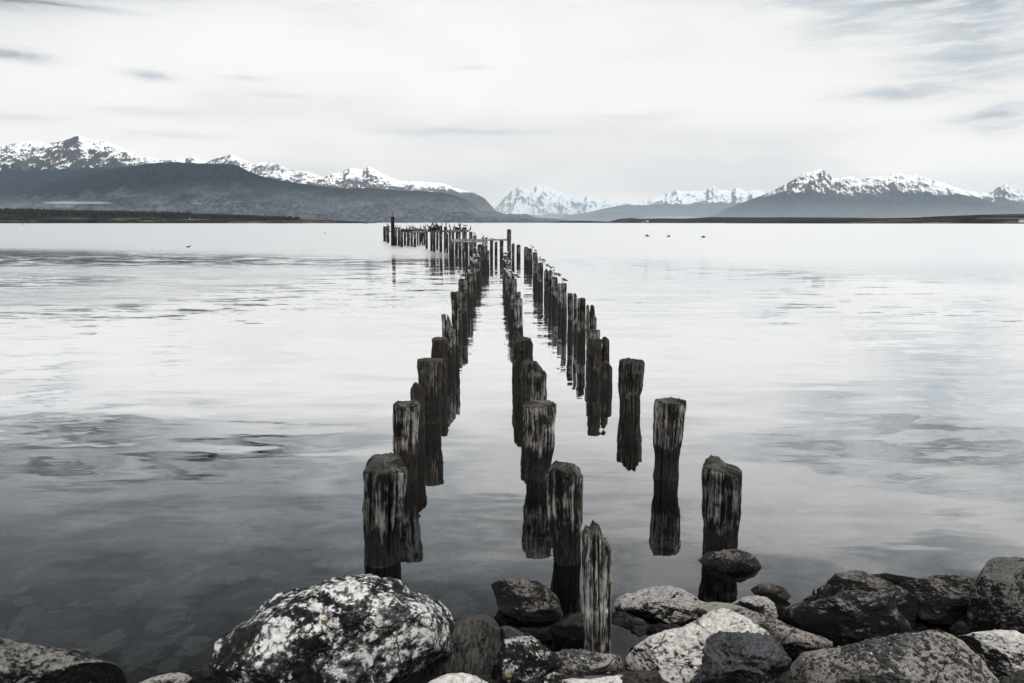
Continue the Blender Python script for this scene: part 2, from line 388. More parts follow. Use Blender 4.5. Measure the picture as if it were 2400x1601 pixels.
mountain('snowy_mountain', A, 9000, 2000, m_mountain('snow_rock', (.035,.037,.042), (.075,.078,.085), zat(405, 9000), zat(330, 9000), 9000, .56, (.006,.010,.018), zat(402, 9000), 0.12), seed=4, rough=.40, spur=11)  # forest colour has the blue of the haze painted in
mountain('snowy_mountain', B, 11500, 2600, m_mountain('snow_rock', (.05,.052,.06), (.10,.10,.11), zat(440, 11500), zat(375, 11500), 11500, .55, None, None, 0.1), seed=11, rough=.42, spur=12)
mountain('snowy_mountain', C, 12500, 2600, m_mountain('snow_rock', (.05,.052,.06), (.10,.10,.11), zat(452, 12500), zat(400, 12500), 12500, .60, (.02,.025,.03), zat(462, 12500), -0.1), seed=21, rough=.42, spur=13)
mountain('dark_hill', Fh, 6300, 2600, m_mountain('hill_slope', (.003,.006,.012), (.026,.035,.048), D=6300, scree=(zat(468, 6300) , (.13,.145,.165))), seed=31, rough=.26, spur=10, sharp=1.05, jag=1.5)  # slope colours made bluer to paint in the haze
mountain('snowy_mountain', G, 50000, 9000, m_mountain('snow_rock', (.05,.055,.06), (.10,.105,.11), zat(508, 50000), zat(465, 50000), 50000, .78), seed=41, rough=.5, jag=2.2, spur=16)
mountain('snowy_mountain', Hm, 31000, 7000, m_mountain('snow_rock', (.05,.05,.055), (.12,.12,.13), zat(482, 31000), zat(450, 31000), 31000, .66, (.02,.025,.03), zat(478, 31000)), seed=51, rough=.42, jag=2.0, spur=13)
mountain('dark_hill', H2, 24000, 4000, m_mountain('hill_slope', (.02,.024,.03), (.04,.045,.05), D=24000), seed=61, rough=.15)
mountain('snowy_mountain', Rr, 14500, 3600, m_mountain('snow_rock', (.045,.05,.055), (.09,.09,.10), zat(462, 14500), zat(405, 14500), 14500, .60, (.008,.014,.024), zat(455, 14500)), seed=71, rough=.42, jag=1.6, spur=12)  # haze blue painted into the forest colour here too
mountain('snowy_mountain', R2, 18500, 3600, m_mountain('snow_rock', (.05,.05,.055), (.10,.10,.11), zat(475, 18500), zat(435, 18500), 18500, .62, (.02,.024,.03), zat(468, 18500)), seed=81, rough=.4, spur=12)

# low headlands along the far shore
def m_land(name, a, b, c):
    m, t, out = material(name)
    P = t.new('ShaderNodeNewGeometry').outputs['Position']
    n = t.noise(t.mapping(P, (.02, .02, .12)), 1.0, 6.0, .65, .4); n2 = t.noise(P, .15, 4.0, .6)
    band = t.noise(t.mapping(P, (.003, .01, .16), loc=(1, 5, 2)), 1.0, 4.0, .6, .3)
    col = t.mix(t.map(n, .38, .62), a, b)
    col = t.mix(t.m('MULTIPLY', t.map(band, .52, .66), t.map(n2, .35, .6)), col, c)
    principled(t, out, col, 1.0, spec=0.0)
    return m
land_m = m_land('moor', (.006,.006,.005), (.030,.027,.022), (.20,.18,.15))
def headland(name, pts, shore, D, depth, mat, seed, bump=1.3):
    pts = sorted(pts); xs = np.arange(pts[0][0], pts[-1][0], 1.1)
    yy = np.interp(xs, [p[0] for p in pts], [p[1] for p in pts]) + 0.5 * fbm(xs * .35, xs * 0, xs * 0, 4, seed, .7)
    d = np.array([ray(a, b) for a, b in zip(xs, yy)]); Hh = CAM_H + d[:, 2] * (D + depth)
    shy = np.interp(xs, [p[0] for p in shore], [p[1] for p in shore])
    Ys = np.array([min(ground(a, b).y, D * 1.4) for a, b in zip(xs, shy)])
    tt = np.concatenate([np.linspace(0, 1, 40), [1.2, 1.6]])
    U, T = np.meshgrid(xs, tt, indexing='ij')
    Y = Ys[:, None] + np.clip(T, 0, 2) * (D + depth - Ys[:, None])
    X = d[:, 0][:, None] * Y
    n = fbm(X * .02, Y * .02, X * 0, 4, seed); w = ridged(X * .012, Y * .006, X * 0, 4, seed + 3)
    prof = np.where(T <= 1, np.clip(T, 0, 1) ** 0.62, 1 - (T - 1) * 1.5)
    Zq = Hh[:, None] * prof * (1 + 0.10 * (w - 0.5) * np.minimum((1 - T) * 4, 1).clip(0, 1)) + bump * n * (T > 0.03) * (T < 1) - 0.4 * (T == 0)
    lim = CAM_H + (Hh[:, None] - CAM_H) * (Y / (D + depth))
    Zq = np.where((T < .98), np.minimum(Zq, lim), Zq)
    o = add(name, mesh_from(name, np.stack([X, Y, Zq], -1).reshape(-1, 3), grid_quads(len(xs), len(tt))), mat)
    tag(o, kind='structure'); return o
LH = [(-200, 488)] + Z([(0,705),(300,712),(600,718),(1000,725),(1500,738),(1900,750),(2351,775)], *ZA) + Z([(400,618),(700,632),(900,642),(960,648)], *ZB)
headland('headland', LH, [(-200, 522.6), (0, 522.8), (700, 523.7), (890, 523.2)], 1900, 500, land_m, 5)
RH1 = Z([(640,408),(730,394),(900,394),(1100,401),(1180,380),(1280,372),(1350,381),(1500,376),(1700,378),(1900,366),(2351,368)], *ZC) + Z([(700,438),(1180,441),(1400,446),(1600,452)], *ZD)
headland('headland', RH1, [(1290, 522.4), (1600, 523), (2150, 523.6)], 3300, 900, m_land('moor_far', (.014,.015,.016), (.035,.036,.038), (.09,.09,.088)), 15)
RH2 = Z([(300,474),(700,462),(1100,455),(1200,448),(1600,440),(1800,430),(2100,420),(2351,415),(2700,408)], *ZD)
headland('headland', RH2, [(1650, 523.6), (2000, 524.2), (2400, 524.4), (2600, 524.5)], 1500, 700, land_m, 25)
IS = Z([(1400,642),(1500,622),(1600,618),(1750,630),(1850,628),(1950,626),(2060,640)], *ZB)
headland('headland', IS, [(1010, 522), (1215, 522)], 4300, 400, m_land('moor_far', (.015,.017,.02), (.03,.032,.035), (.06,.06,.06)), 35)

# scattered scrub on the near headlands: nobody could count it
def scrub(name, boxes, seed, n):
    rng = np.random.default_rng(seed); vs, fs = [], []
    for i in range(n):
        (x0, x1, ty0, ty1, Y0, Y1) = boxes[rng.integers(len(boxes))]
        q = rng.random(); px = x0 + (x1 - x0) * q; Yd = Y0 + (Y1 - Y0) * rng.random()
        top = at(px, ty0 + (ty1 - ty0) * q, Y1)
        f = (Yd - Y0 * 0.8) / (Y1 - Y0 * 0.8)
        zb = top.z * max(f, 0.05) ** 0.62 - 1.5
        X = ray(px, 500)[0] * Yd; r = rng.uniform(1.2, 3.8); h = rng.uniform(2.0, 8.0) * (1 if Yd < Y1 - 60 else 1.2)
        b = len(vs); k = 6
        for j in range(k):
            a = j / k * 2 * PI; rr = r * rng.uniform(.7, 1.2)
            vs.append((X + rr * math.cos(a), Yd + rr * math.sin(a), zb))
            vs.append((X + rr * .8 * math.cos(a + .4), Yd + rr * .8 * math.sin(a + .4), zb + h * rng.uniform(.5, .75)))
        vs.append((X + rng.uniform(-.5, .5), Yd, zb + h)); tp = len(vs) - 1
        for j in range(k):
            j2 = (j + 1) % k
            fs += [(b + 2 * j, b + 2 * j2, b + 2 * j2 + 1), (b + 2 * j, b + 2 * j2 + 1, b + 2 * j + 1), (b + 2 * j + 1, b + 2 * j2 + 1, tp)]
    m, t, out = material('scrub'); P = t.new('ShaderNodeNewGeometry').outputs['Position']
    principled(t, out, t.mix(t.map(t.noise(P, .08, 3.0), .4, .6), (.008,.008,.007), (.03,.026,.022)), 1.0, spec=0)
    o = add(name, mesh_from(name, vs, tris=fs, smooth=False), m)
    return tag(o, 'dark scrub and low trees covering the far headlands', kind='stuff')
scrub('scrub', [(-60, 700, 490, 511, 1800, 2390), (-60, 450, 490, 501, 1800, 2390)], 4, 5200)

# mist lying low on the hillsides
def mist(px, py, hw, hh, D, dens, label):
    c = at(px, py, D); rx = hw / F_PX * D; rz = hh / F_PX * D
    bm = bmesh.new(); bmesh.ops.create_icosphere(bm, subdivisions=4, radius=1.0)
    for v in bm.verts:
        p = v.co; n = .75 + 0.5 * math.sin(p.x * 6 + px) * math.cos(p.x * 11 + py) + 0.3 * math.sin(p.x * 23 + p.z * 2)
        n = max(n, .12) * (1 if p.z > 0 else .6)
        v.co = Vector((p.x * rx, p.y * rx * .5, p.z * rz * n))
    me = bpy.data.meshes.new('mist'); bm.to_mesh(me); bm.free()
    m, t, out = material('mist'); v = t.new('ShaderNodeVolumePrincipled')
    v.inputs['Color'].default_value = (.97, .98, 1, 1); v.inputs['Density'].default_value = dens
    t.l.new(v.outputs[0], out.inputs['Volume'])
    o = add('mist', me, m, loc=c); return tag(o, label, kind='stuff')

# ------------------------------------------------------------------ wood
def m_wood():
    m, t, out = material('weathered_timber')
    tcn = t.new('ShaderNodeTexCoord'); P = tcn.outputs['Object']; x, y, z = t.xyz(P)
    seed = t.attr('seed', 'OBJECT'); light = t.attr('light', 'OBJECT'); wet = t.attr('wet', 'OBJECT'); moss = t.attr('moss', 'OBJECT')
    Q = t.vm('ADD', P, t.comb(seed, t.m('MULTIPLY', seed, 1.7), seed))
    wv = t.noise(t.mapping(Q, (3, 3, 2.2)), 1.0, 3.0, .5)
    Qw = t.vm('ADD', Q, t.comb(t.m('MULTIPLY', wv, .13), 0.0, 0.0))
    grain = t.noise(t.mapping(Qw, (38, 38, 1.6)), 1.0, 5.0, .62, .25)
    fine = t.noise(t.mapping(Qw, (130, 130, 7)), 1.0, 4.0, .6, .2)
    blot = t.noise(Q, 5.5, 5.0, .6, .5)
    crack = t.attr('crack')
    g = t.m('ADD', t.m('MULTIPLY', grain, .62), t.m('MULTIPLY', fine, .38))
    g = t.m('ADD', g, t.m('MULTIPLY', t.m('SUBTRACT', blot, .5), .55))
    g = t.m('SUBTRACT', g, t.m('MULTIPLY', crack, .20))
    f = t.m('POWER', t.map(g, .40, .66, smooth=False), 1.25)
    dry = t.mix(f, (.010, .009, .008), (.56, .54, .51))
    dry = t.mix(t.m('MULTIPLY', t.map(t.noise(Q, 3.3, 3.0), .55, .75), .45), dry, (.10, .072, .045))
    dry = t.vm('SCALE', dry, scale=light)
    mossf = t.m('MULTIPLY', t.map(t.noise(t.mapping(Q, (9, 9, 5)), 1.0, 5.0, .65), .36, .52), moss)
    dry = t.mix(mossf, dry, t.mix(fine, (.012,.010,.006), (.055,.047,.026)))
    top = t.attr('top'); dry = t.mix(t.m('MULTIPLY', top, .8), dry, t.mix(t.map(blot, .4, .65), (.010,.009,.008), (.06,.055,.05)))
    line = t.m('ADD', wet, t.m('MULTIPLY', t.m('SUBTRACT', t.noise(t.mapping(Q, (14, 14, 1.0)), 1.0, 4.0, .6), .5), .6))
    wf = t.map(t.m('SUBTRACT', line, z), -.05, .05)
    wetc = t.mix(t.map(fine, .38, .7), (.003, .003, .003), (.036, .033, .029))
    col = t.mix(wf, dry, wetc)
    ring = t.m('MULTIPLY', t.map(z, .011, .006), t.map(z, -.006, .0))
    col = t.mix(t.m('MULTIPLY', t.m('MULTIPLY', ring, t.map(blot, .45, .6)), .5), col, (.09, .088, .082))
    b = t.m('ADD', t.m('MULTIPLY', grain, .6), t.m('MULTIPLY', fine, .4))
    principled(t, out, col, t.m('MULTIPLY_ADD', wf, -.35, .92), b, .02, .8, spec=.25)
    return m
WOOD = m_wood()

def pile_mesh(H, R0, R1, cx0, cx1, bot, seed, nt, nz, tops=None, square=0.0, groove=.13, knob=0.035, lump=.12, tilt=(0, 0), waist=False):
    """H height over water; R0/R1 radius at waterline and top; cx0/cx1 centre x at waterline/top;
       tops: [(u, dz)] silhouette of the top across the width, u from -1 to 1"""
    rng = random.Random(seed)
    th = np.arange(nt) / nt * 2 * PI
    nr = max(3, nt // 14)
    vz = np.concatenate([[-1.0], np.linspace(0, 1, nz)])     # -1 marks the buried foot
    cs, sn = np.cos(th), np.sin(th)
    rows = []
    crack_rows = []; top_rows = []
    def topz(u, w, x, y):
        d = 0.0 * u
        if tops: d = np.interp(u, [a for a, b in tops], [b for a, b in tops])
        return H + d + tilt[0] * u + tilt[1] * w + knob * fbm(x * 9, y * 9, x * 0 + seed, 4, seed, .6)
    checks = [(rng.uniform(0, 2 * PI), rng.uniform(.035, .085), rng.uniform(.5, 1.0), rng.uniform(-.3, .3)) for _ in range(6 if nt > 40 else 3)]
    sq = 1.0
    if square: 
        p = 2 + square * 6
        sq = 1 / (np.abs(cs) ** p + np.abs(sn) ** p) ** (1 / p); sq = 1 + (sq - 1) * .9
    def rad(v, z):
        q_ = np.clip(v, 0, 1); q_ = np.clip((q_ - .22) / .36, 0, 1) if waist else q_; q_ = q_ * q_ * (3 - 2 * q_) if waist else q_ ** 1.4
        r = (R0 + (R1 - R0) * q_) * sq
        g = fbm(cs * 3.2 * 2.2, sn * 3.2 * 2.2, np.full_like(cs, z * .9) + seed, 4, seed, .65)
        g2 = ridged(cs * 5.5, sn * 5.5, np.full_like(cs, z * .8) + seed, 3, seed + 9, .6)
        g = g + .45 * fbm(cs * 4, sn * 4, np.full_like(cs, z * 14) + seed, 3, seed + 31)
        l = fbm(cs * 1.1, sn * 1.1, np.full_like(cs, z * 2.3) + seed, 3, seed + 2)
        c = np.zeros_like(cs)
        for a, w, dp, lean in checks:
            dd = np.angle(np.exp(1j * (th - a - lean * v)))
            c = c + dp * np.exp(-(dd / w) ** 2) * np.clip(.35 + v * .9 + .5 * math.sin(z * 4 + a), 0, 1)
        r = r * (1 + groove * g + lump * l - groove * .9 * np.clip(g2, 0, 1) - .22 * c)
        return r, np.clip(c + np.clip(g2 - .35, 0, 1) * 1.0 + np.clip(-g, 0, 1) * 1.2, 0, 1.5)
    V = []; CR = []; TP = []
    for v in vz:
        vv = max(v, 0)
        r, c = rad(vv, vv * H)
        cx = cx0 + (cx1 - cx0) * vv
        x = cx + r * cs; y = r * sn
        zt = topz(cs, sn, x, y)
        if v < 0: z = np.full_like(x, bot)
        else:
            zb = -0.05
            # the last few rows round over at the rim
            k = 1.0
            z = zb + (zt - zb) * vv
            if v > .985: 
                x = cx + r * .955 * cs; y = r * .955 * sn
        V.append(np.stack([x, y, z], -1)); CR.append(c); TP.append(np.full(nt, 1.0 if v > .985 else 0.0))
    r, c = rad(1.0, H)
    for k in range(1, nr + 1):
        f = (1 - k / (nr + .3)) * .94
        x = cx1 + r * f * cs; y = r * f * sn
        dish = 0.25 * R1 * (1 - f) * (0.6 * fbm(x * 16, y * 16, x * 0, 3, seed + 7))
        z = topz(cs * f, sn * f, x, y) + dish + .012 * (1 - f)
        V.append(np.stack([x, y, z], -1)); CR.append(c * f); TP.append(np.ones(nt))
    n = len(V); V = np.stack(V, 1).reshape(-1, 3)      # index = t*n + row
    CR = np.stack(CR, 1).ravel(); TP = np.stack(TP, 1).ravel()
    q = grid_quads(nt, n, wrap=True)
    ctr = len(V); V = np.vstack([V, [[cx1, 0, topz(np.array([0.0]), np.array([0.0]), np.array([cx1]), np.array([0.0]))[0] + .012]]])
    tr = [((t * n + n - 1), (((t + 1) % nt) * n + n - 1), ctr) for t in range(nt)]
    return mesh_from('wooden_pile', V, q, tr, attrs={'crack': np.append(CR, 0), 'top': np.append(TP, 1)})

PILES = {}
def pile(key, xl, xr, yt, yb, label, bl=None, br=None, tops=None, wet=None, light=1.0, moss=0.0, square=0.0, grp='timber piles of the ruined jetty', H=None, **kw):
    b = ground((xl + xr) / 2 if bl is None else (bl + br) / 2, yb)
    Y = b.y; pxm = Y / F_PX / CP * 0.9935  # metres per photo pixel near there
    mpp = (at(xr, yt, Y).x - at(xl, yt, Y).x) / (xr - xl)
    top = at((xl + xr) / 2, yt, Y)
    if H is None: H = top.z
    R1 = (xr - xl) / 2 * mpp
    R0 = ((br - bl) / 2 * mpp) if bl is not None else R1 * (1.12 if key[0] in 'LMR' and xr - xl < 22 else .95)
    wpx = xr - xl; seed = (sum(ord(c) * (i + 3) for i, c in enumerate(key)) % 997)
    if wpx > 60: nt, nz = 200, 150
    elif wpx > 35: nt, nz = 120, 80
    elif wpx > 15: nt, nz = 56, 40
    else: nt, nz = 22, 18
    if wpx <= 15: kw.setdefault('groove', .07)
    tp = [(u, -d * mpp) for u, d in tops] if tops else None
    bot = float(bed_z(np.array(b.x), np.array(b.y))) - .25
    me = pile_mesh(H, R0, R1, 0.0, top.x - b.x, bot, seed, nt, nz, tp, square, **kw)
    o = add('wooden_pile', me, WOOD, loc=(b.x, b.y, 0)); tag(o, label, 'wooden pile', grp)
    o['seed'] = float(seed % 50); o['light'] = float(light); o['wet'] = float(H * .42 if wet is None else wet); o['moss'] = float(moss)
    PILES[key] = (o, b, H, R1, top.x)
    return o
# --- left row, from the shore outwards
ol = 'left row'
pile('L1', 850, 948, 1087, 1313, 'thick gnarled pile nearest the shore in the left row, behind the white boulder', 852, 936, tops=[(-1,6),(-.5,0),(0,-3),(.5,0),(1,10)], light=.62, wet=.30, tilt=(0,.03), groove=.12, waist=True)
pile('L2', 919, 983, 944, 1121, 'second pile of the left row, flat topped, pale grey streaks over a black foot', 926, 980, light=1.0, wet=.33)
pile('L3b', 962, 996, 897, 1052, 'short rounded mossy pile between the second and third big piles of the left row', tops=[(-1,14),(-.4,0),(.2,6),(1,20)], light=.4, moss=.9, wet=.35)
pile('L3', 979, 1035, 843, 985, 'broad flat-topped pile with ochre moss, left row', 984, 1034, light=.55, moss=.75, wet=.38, knob=.015)
pile('L4b', 1030, 1048, 841, 935, 'low rotten stub beside the dark mossy pile of the left row', light=.3, moss=.8)
pile('L4', 1010, 1050, 793, 908, 'dark mossy flat-topped pile of the left row, just beyond the ochre one', light=.35, moss=.9, wet=.3, knob=.015)
pile('L5', 1034, 1067, 765, 872, 'split pile with two upright splinters, left row', 1038, 1067, tops=[(-1,-28),(-.45,-28),(-.42,4),(-.2,4),(-.15,-26),(.1,-20),(.5,0),(1,8)], light=.8, wet=.4)
pile('L6b', 1066, 1077, 751, 858, 'thin stake standing behind the split pile, left row', light=.8)
pile('L6', 1057, 1081, 685, 778, 'tall squarish pile with a clean flat top, left row', 1061, 1084, light=.75, square=.4, wet=.30, moss=.3)
pile('L7', 1080, 1095, 686, 768, 'squared pile right of the tall flat-topped one, left row', light=.6, square=.6, moss=.4)
pile('L8', 1075, 1094, 655, 742, 'jetty pile under the lowest gull of the left row', light=.8, square=.4)
pile('L9', 1090, 1108, 640, 722, 'jetty pile under the second gull of the left row', light=.8, tops=[(-1,0),(-.3,0),(-.2,8),(1,8)])
pile('L10', 1098, 1116, 617, 692, 'pile with a broken top among the gulls of the left row', light=.8, tops=[(-1,6),(0,0),(1,10)])
pile('L11', 1109, 1126, 606, 668, 'left row pile just in front of the gull roost, ragged top', light=.8)
pile('L12', 1119, 1129, 573, 640, 'narrow pile left of the wide double pile, far end of left row', light=.7)
pile('L13', 1128, 1146, 579, 632, 'wide pile with gull on top at the far end of the left row', light=.75, tops=[(-1,-3),(.2,0),(.3,8),(1,8)], moss=.3)
pile('L14', 1112, 1122, 590, 650, 'slender pile half hidden by the gull roost, left row', light=.7)
# --- middle row
pile('M0', 1363, 1438, 1236, 1560, 'split weathered post in the front rocks, deep cleft and pale grain', 1366, 1430, tops=[(-1,12),(-.75,2),(-.5,14),(-.25,-4),(.1,2),(.3,22),(.42,46),(.6,42),(.8,50),(1,60)], light=1.35, wet=-.2, groove=.15, lump=.10)
pile('M1', 1281, 1366, 1090, 1313, 'thick pile with concave ragged top nearest the shore in the middle row', 1297, 1362, tops=[(-1,16),(-.5,-2),(0,2),(.5,6),(1,24)], light=.95, wet=.33, groove=.13, waist=True)
pile('M2', 1224, 1301, 946, 1118, 'second pile of the middle row, pale grain with one long black crack', 1234, 1294, light=1.1, wet=.36, groove=.12, waist=True)
pile('M3', 1238, 1284, 876, 1030, 'reddish-grey jagged stump behind the second pile of the middle row', tops=[(-1,-4),(-.55,-10),(-.5,2),(.6,2),(.7,-6),(1,2)], light=.85, wet=.2)
pile('M4', 1220, 1276, 850, 985, 'mossy pile with sloping top, middle row, behind the jagged stump', tops=[(-1,0),(-.2,-3),(.4,4),(1,22)], light=.4, moss=.8, wet=.35)
pile('M5', 1204, 1250, 793, 918, 'dark stout mossy pile of the middle row', 1204, 1248, tops=[(-1,8),(0,-1),(.7,0),(1,10)], light=.28, moss=.8, wet=.2)
pile('M5b', 1201, 1222, 780, 893, 'round knob-headed stub left of the dark stout pile, middle row', tops=[(-1,8),(0,-3),(1,8)], light=.6, moss=.8)
pile('M6', 1201, 1225, 701, 800, 'pale blocky pile with squared head, middle row', 1204, 1226, light=1.05, square=.7, wet=.35)
pile('M7', 1195, 1221, 686, 768, 'dark squared pile right behind the pale blocky one, middle row', light=.6, square=.5, tops=[(-1,4),(1,-2)])
pile('M8', 1191, 1211, 654, 735, 'pile with a thin splinter at its right side, under the gulls of the middle row', light=.7, tops=[(-1,0),(.5,0),(.6,10),(.75,10),(.8,0),(1,0)])
pile('M9', 1184, 1197, 645, 715, 'jetty pile left of the splintered one, middle row', light=.7)
pile('M10', 1181, 1196, 622, 690, 'jetty pile under the middle of the gull flock, middle row', light=.7)
pile('M11', 1178, 1192, 600, 662, 'farthest pile of the middle row, under the gull flock', light=.65)
pile('M12', 1199, 1206, 572, 636, 'thin upright plank right of the gull flock in the middle row', light=.6)
# --- right row
pile('R1', 1649, 1740, 1090, 1296, 'thick pile nearest the shore in the right row, behind the round wet rock', 1650, 1726, tops=[(-1,0),(-.6,-7),(-.1,-2),(.35,14),(.8,14),(1,10)], light=.6, wet=.28, groove=.13, tilt=(0,.02), waist=True)
pile('R2', 1533, 1608, 940, 1118, 'second pile of the right row, pale grooved flat-topped head on narrow black foot', 1531, 1588, light=.95, wet=.38, groove=.13, waist=True)
pile('R3', 1452, 1509, 845, 964, 'third pile of the right row, dark with a bulging head', 1450, 1498, light=.32, wet=.2, moss=.3, groove=.14, waist=True)
pile('R3b', 1462, 1501, 924, 1012, 'short two-pronged stub in front of the dark third pile, right row', tops=[(-1,12),(-.3,-2),(0,6),(.4,-4),(1,14)], light=.25, moss=.3, wet=.1)
pile('R4', 1379, 1411, 794, 902, 'dark mossy pile of the right row joined to a narrower one', light=.35, moss=.7, wet=.25)
pile('R4c', 1411, 1428, 792, 900, 'narrow dark pile against the right side of the mossy one, right row', light=.3, moss=.5, tops=[(-1,0),(0,-2),(1,6)])
pile('R4b', 1411, 1436, 849, 917, 'low round-headed stub in the right row, before the narrow dark pile', tops=[(-1,4),(-.3,-2),(1,14)], light=.3, moss=.5)
pile('R5', 1377, 1406, 775, 880, 'grey squared pile just behind the dark mossy pair, right row', light=.8, square=.5)
pile('R6', 1373, 1399, 736, 828, 'pale split pile with two tall prongs, right row', tops=[(-1,-19),(-.55,-19),(-.5,0),(-.2,0),(-.15,-18),(.5,-18),(.55,4),(1,10)], light=.85, wet=.25)
pile('R7', 1354, 1372, 700, 813, 'tall broad flat-topped pile left of the two-pronged one, right row', light=.75, square=.4, wet=.4)
pile('R8', 1344, 1353, 690, 800, 'slim pile standing between daylight gaps, right row', light=.75, tops=[(-1,0),(0,-2),(1,6)])
pile('R9', 1330, 1343, 688, 792, 'brownish pile left of the slim gapped one, right row', light=.65, moss=.2)
pile('R10', 1316, 1328, 665, 762, 'tall two-stepped pile beneath the lone gull facing left, right row', light=.85)
pile('R11', 1307, 1316, 665, 752, 'slim pile left of the two-stepped one, right row', light=.8)
pile('R12', 1294, 1307, 650, 730, 'pile under the pair of grey gulls, right row', light=.8)
pile('R13', 1285, 1295, 634, 715, 'narrow pile left of the gull pair pile, right row', light=.75)
pile('R14', 1275, 1285, 632, 702, 'rounded slim pile with open water on its left, right row', light=.7, tops=[(-1,4),(0,-2),(1,4)])
pile('R15', 1260, 1273, 617, 690, 'stout pile carrying a white gull, right row, beyond the water gap', light=.75)
pile('R16', 1250, 1261, 607, 674, 'jetty pile left of the stout gull-topped one, right row', light=.75)
pile('R17', 1249, 1260, 592, 648, 'short-headed pile under the farthest gulls of the right row', light=.5)
pile('R18', 1240, 1248, 583, 630, 'pale-headed pile fourth from the far end of the right row', light=.9)
pile('R19', 1234, 1241, 582, 627, 'thin pile second from the far end of the right row', light=.75)
pile('R20', 1228, 1237, 579, 624, 'farthest pile of the right row', light=.75)
pile('R21', 1211, 1220, 574, 609, 'lone straight pile standing between middle and right rows', light=.6)
# --- cross line at the bend, under the long beam
cg = 'piles under the long beam'
for key, xl, xr, yt, yb, lab in [
  ('C1',1052,1065,560,606,'stout pile carrying the left end of the long beam'), ('C2',1066,1073,567,602,'second pile from the left under the long beam'),
  ('C3',1075,1082,567,604,'third pile from the left under the long beam'), ('C4',1083,1089,567,606,'fourth pile from the left under the long beam'),
  ('C5',1090,1098,562,608,'fifth pile from the left, its head standing in front of the long beam'), ('C6',1099,1109,567,605,'wide sixth pile from the left under the long beam'),
  ('C7',1111,1117,552,600,'seventh pile from the left, reaching above the long beam'), ('C8',1129,1135,556,597,'pile with a gull on its head rising above the long beam'),
  ('C9',1136,1143,557,598,'short-headed pile right of the gull-topped one at the long beam'), ('C10',1148,1156,559,606,'isolated leaning pile right of centre under the long beam'),
  ('C11',1159,1166,567,603,'ragged pile second from the right under the long beam'), ('C12',1171,1180,563,608,'last pile before the tall notched post at the right end of the beam')]:
    pile(key, xl, xr, yt, yb, lab, light=.6, wet=.75, grp=cg)
pile('C13', 1188, 1198, 538, 613, 'tall post with a flared notched head at the right end of the long beam', light=.5, tops=[(-1,-1),(-.5,1),(0,-1),(1,1)], wet=.8, grp=cg)
pile('C14', 1201, 1205, 571, 632, 'thin dark stake just right of the tall notched post', light=.5, grp=cg)
# --- the far pier running left
fg = 'piles of the far pier'
far_ = [(898,905,531,566),(905,913,529,569),(924,931,533,576),(932,938,536,577),(938,945,541,579),(946,952,544,576),(953,961,544,577),(962,968,544,578),(969,976,545,579),
 (977,981,544,576),(982,987,545,574),(988,992,545,574),(992,997,545,575),(997,1003,539,583),(1008,1014,545,588),(1014,1021,544,590),(1022,1028,545,586),(1029,1037,529,591),(1040,1045,546,592),(1046,1051,548,594)]
ordn = ['first','second','third','fourth','fifth','sixth','seventh','eighth','ninth','tenth','eleventh','twelfth','thirteenth','fourteenth','fifteenth','sixteenth','seventeenth','eighteenth','nineteenth','twentieth']
lk = ['dark slanting', 'pale broad', 'pale streaked', 'grey', 'leaning pale', 'dark', 'streaked', 'white-streaked', 'narrow pale', 'thin', 'dark', 'dark', 'dark', 'tall grey', 'grey', 'broad grey', 'narrow dark', 'high-headed grey', 'short grey', 'short dark']
for i, (xl, xr, yt, yb) in enumerate(far_):
    pile('F%d' % i, xl, xr, yt, yb, '%s front pile of the far pier, %s from its left end' % (lk[i], ordn[i]), light=[.5,.95,.95,.6,.95,.5,.8,1,.9,.6,.3,.3,.4,.6,.5,.5,.6,.7,.5,.5][i], wet=1.0, grp=fg)
back_ = [(1041,1048,531,582),(1052,1058,537,585),(1059,1065,538,586),(1068,1074,533,585),(1074,1080,534,588),(1083,1094,533,590),(1099,1108,543,594),(1109,1117,552,596),(955,960,541,566),(984,989,541,567),(1010,1015,540,572),(1022,1028,538,575)]
for i, (xl, xr, yt, yb) in enumerate(back_[:8]):
    pile('B%d' % i, xl, xr, yt, yb, 'rear pile of the far pier near its bend, %s counting from the left' % ordn[i], light=.7, wet=1.0, grp='rear piles of the far pier')
for i, (xl, xr, yt, yb) in enumerate(back_[8:]):
    pile('B%d' % (i + 8), xl, xr, yt, yb, 'rear pile glimpsed through the far pier, %s from the left' % ordn[i], light=.5, wet=1.0, grp='hidden rear piles of the far pier')
o = pile('T', 916, 924.5, 508, 576, 'tall dark rust-brown pipe pile at left end of the far pier', light=.2, wet=1.6, groove=.01, lump=.01, knob=.004)
mr, t_, out_ = material('rusty_steel'); Pn = t_.new('ShaderNodeTexCoord').outputs['Object']
principled(t_, out_, t_.mix(t_.map(t_.noise(Pn, 4.0, 5.0, .65), .35, .65), (.006,.004,.004), (.035,.016,.012)), .8, spec=.2)
o.data.materials.clear(); o.data.materials.append(mr); o['category'] = 'steel pile'

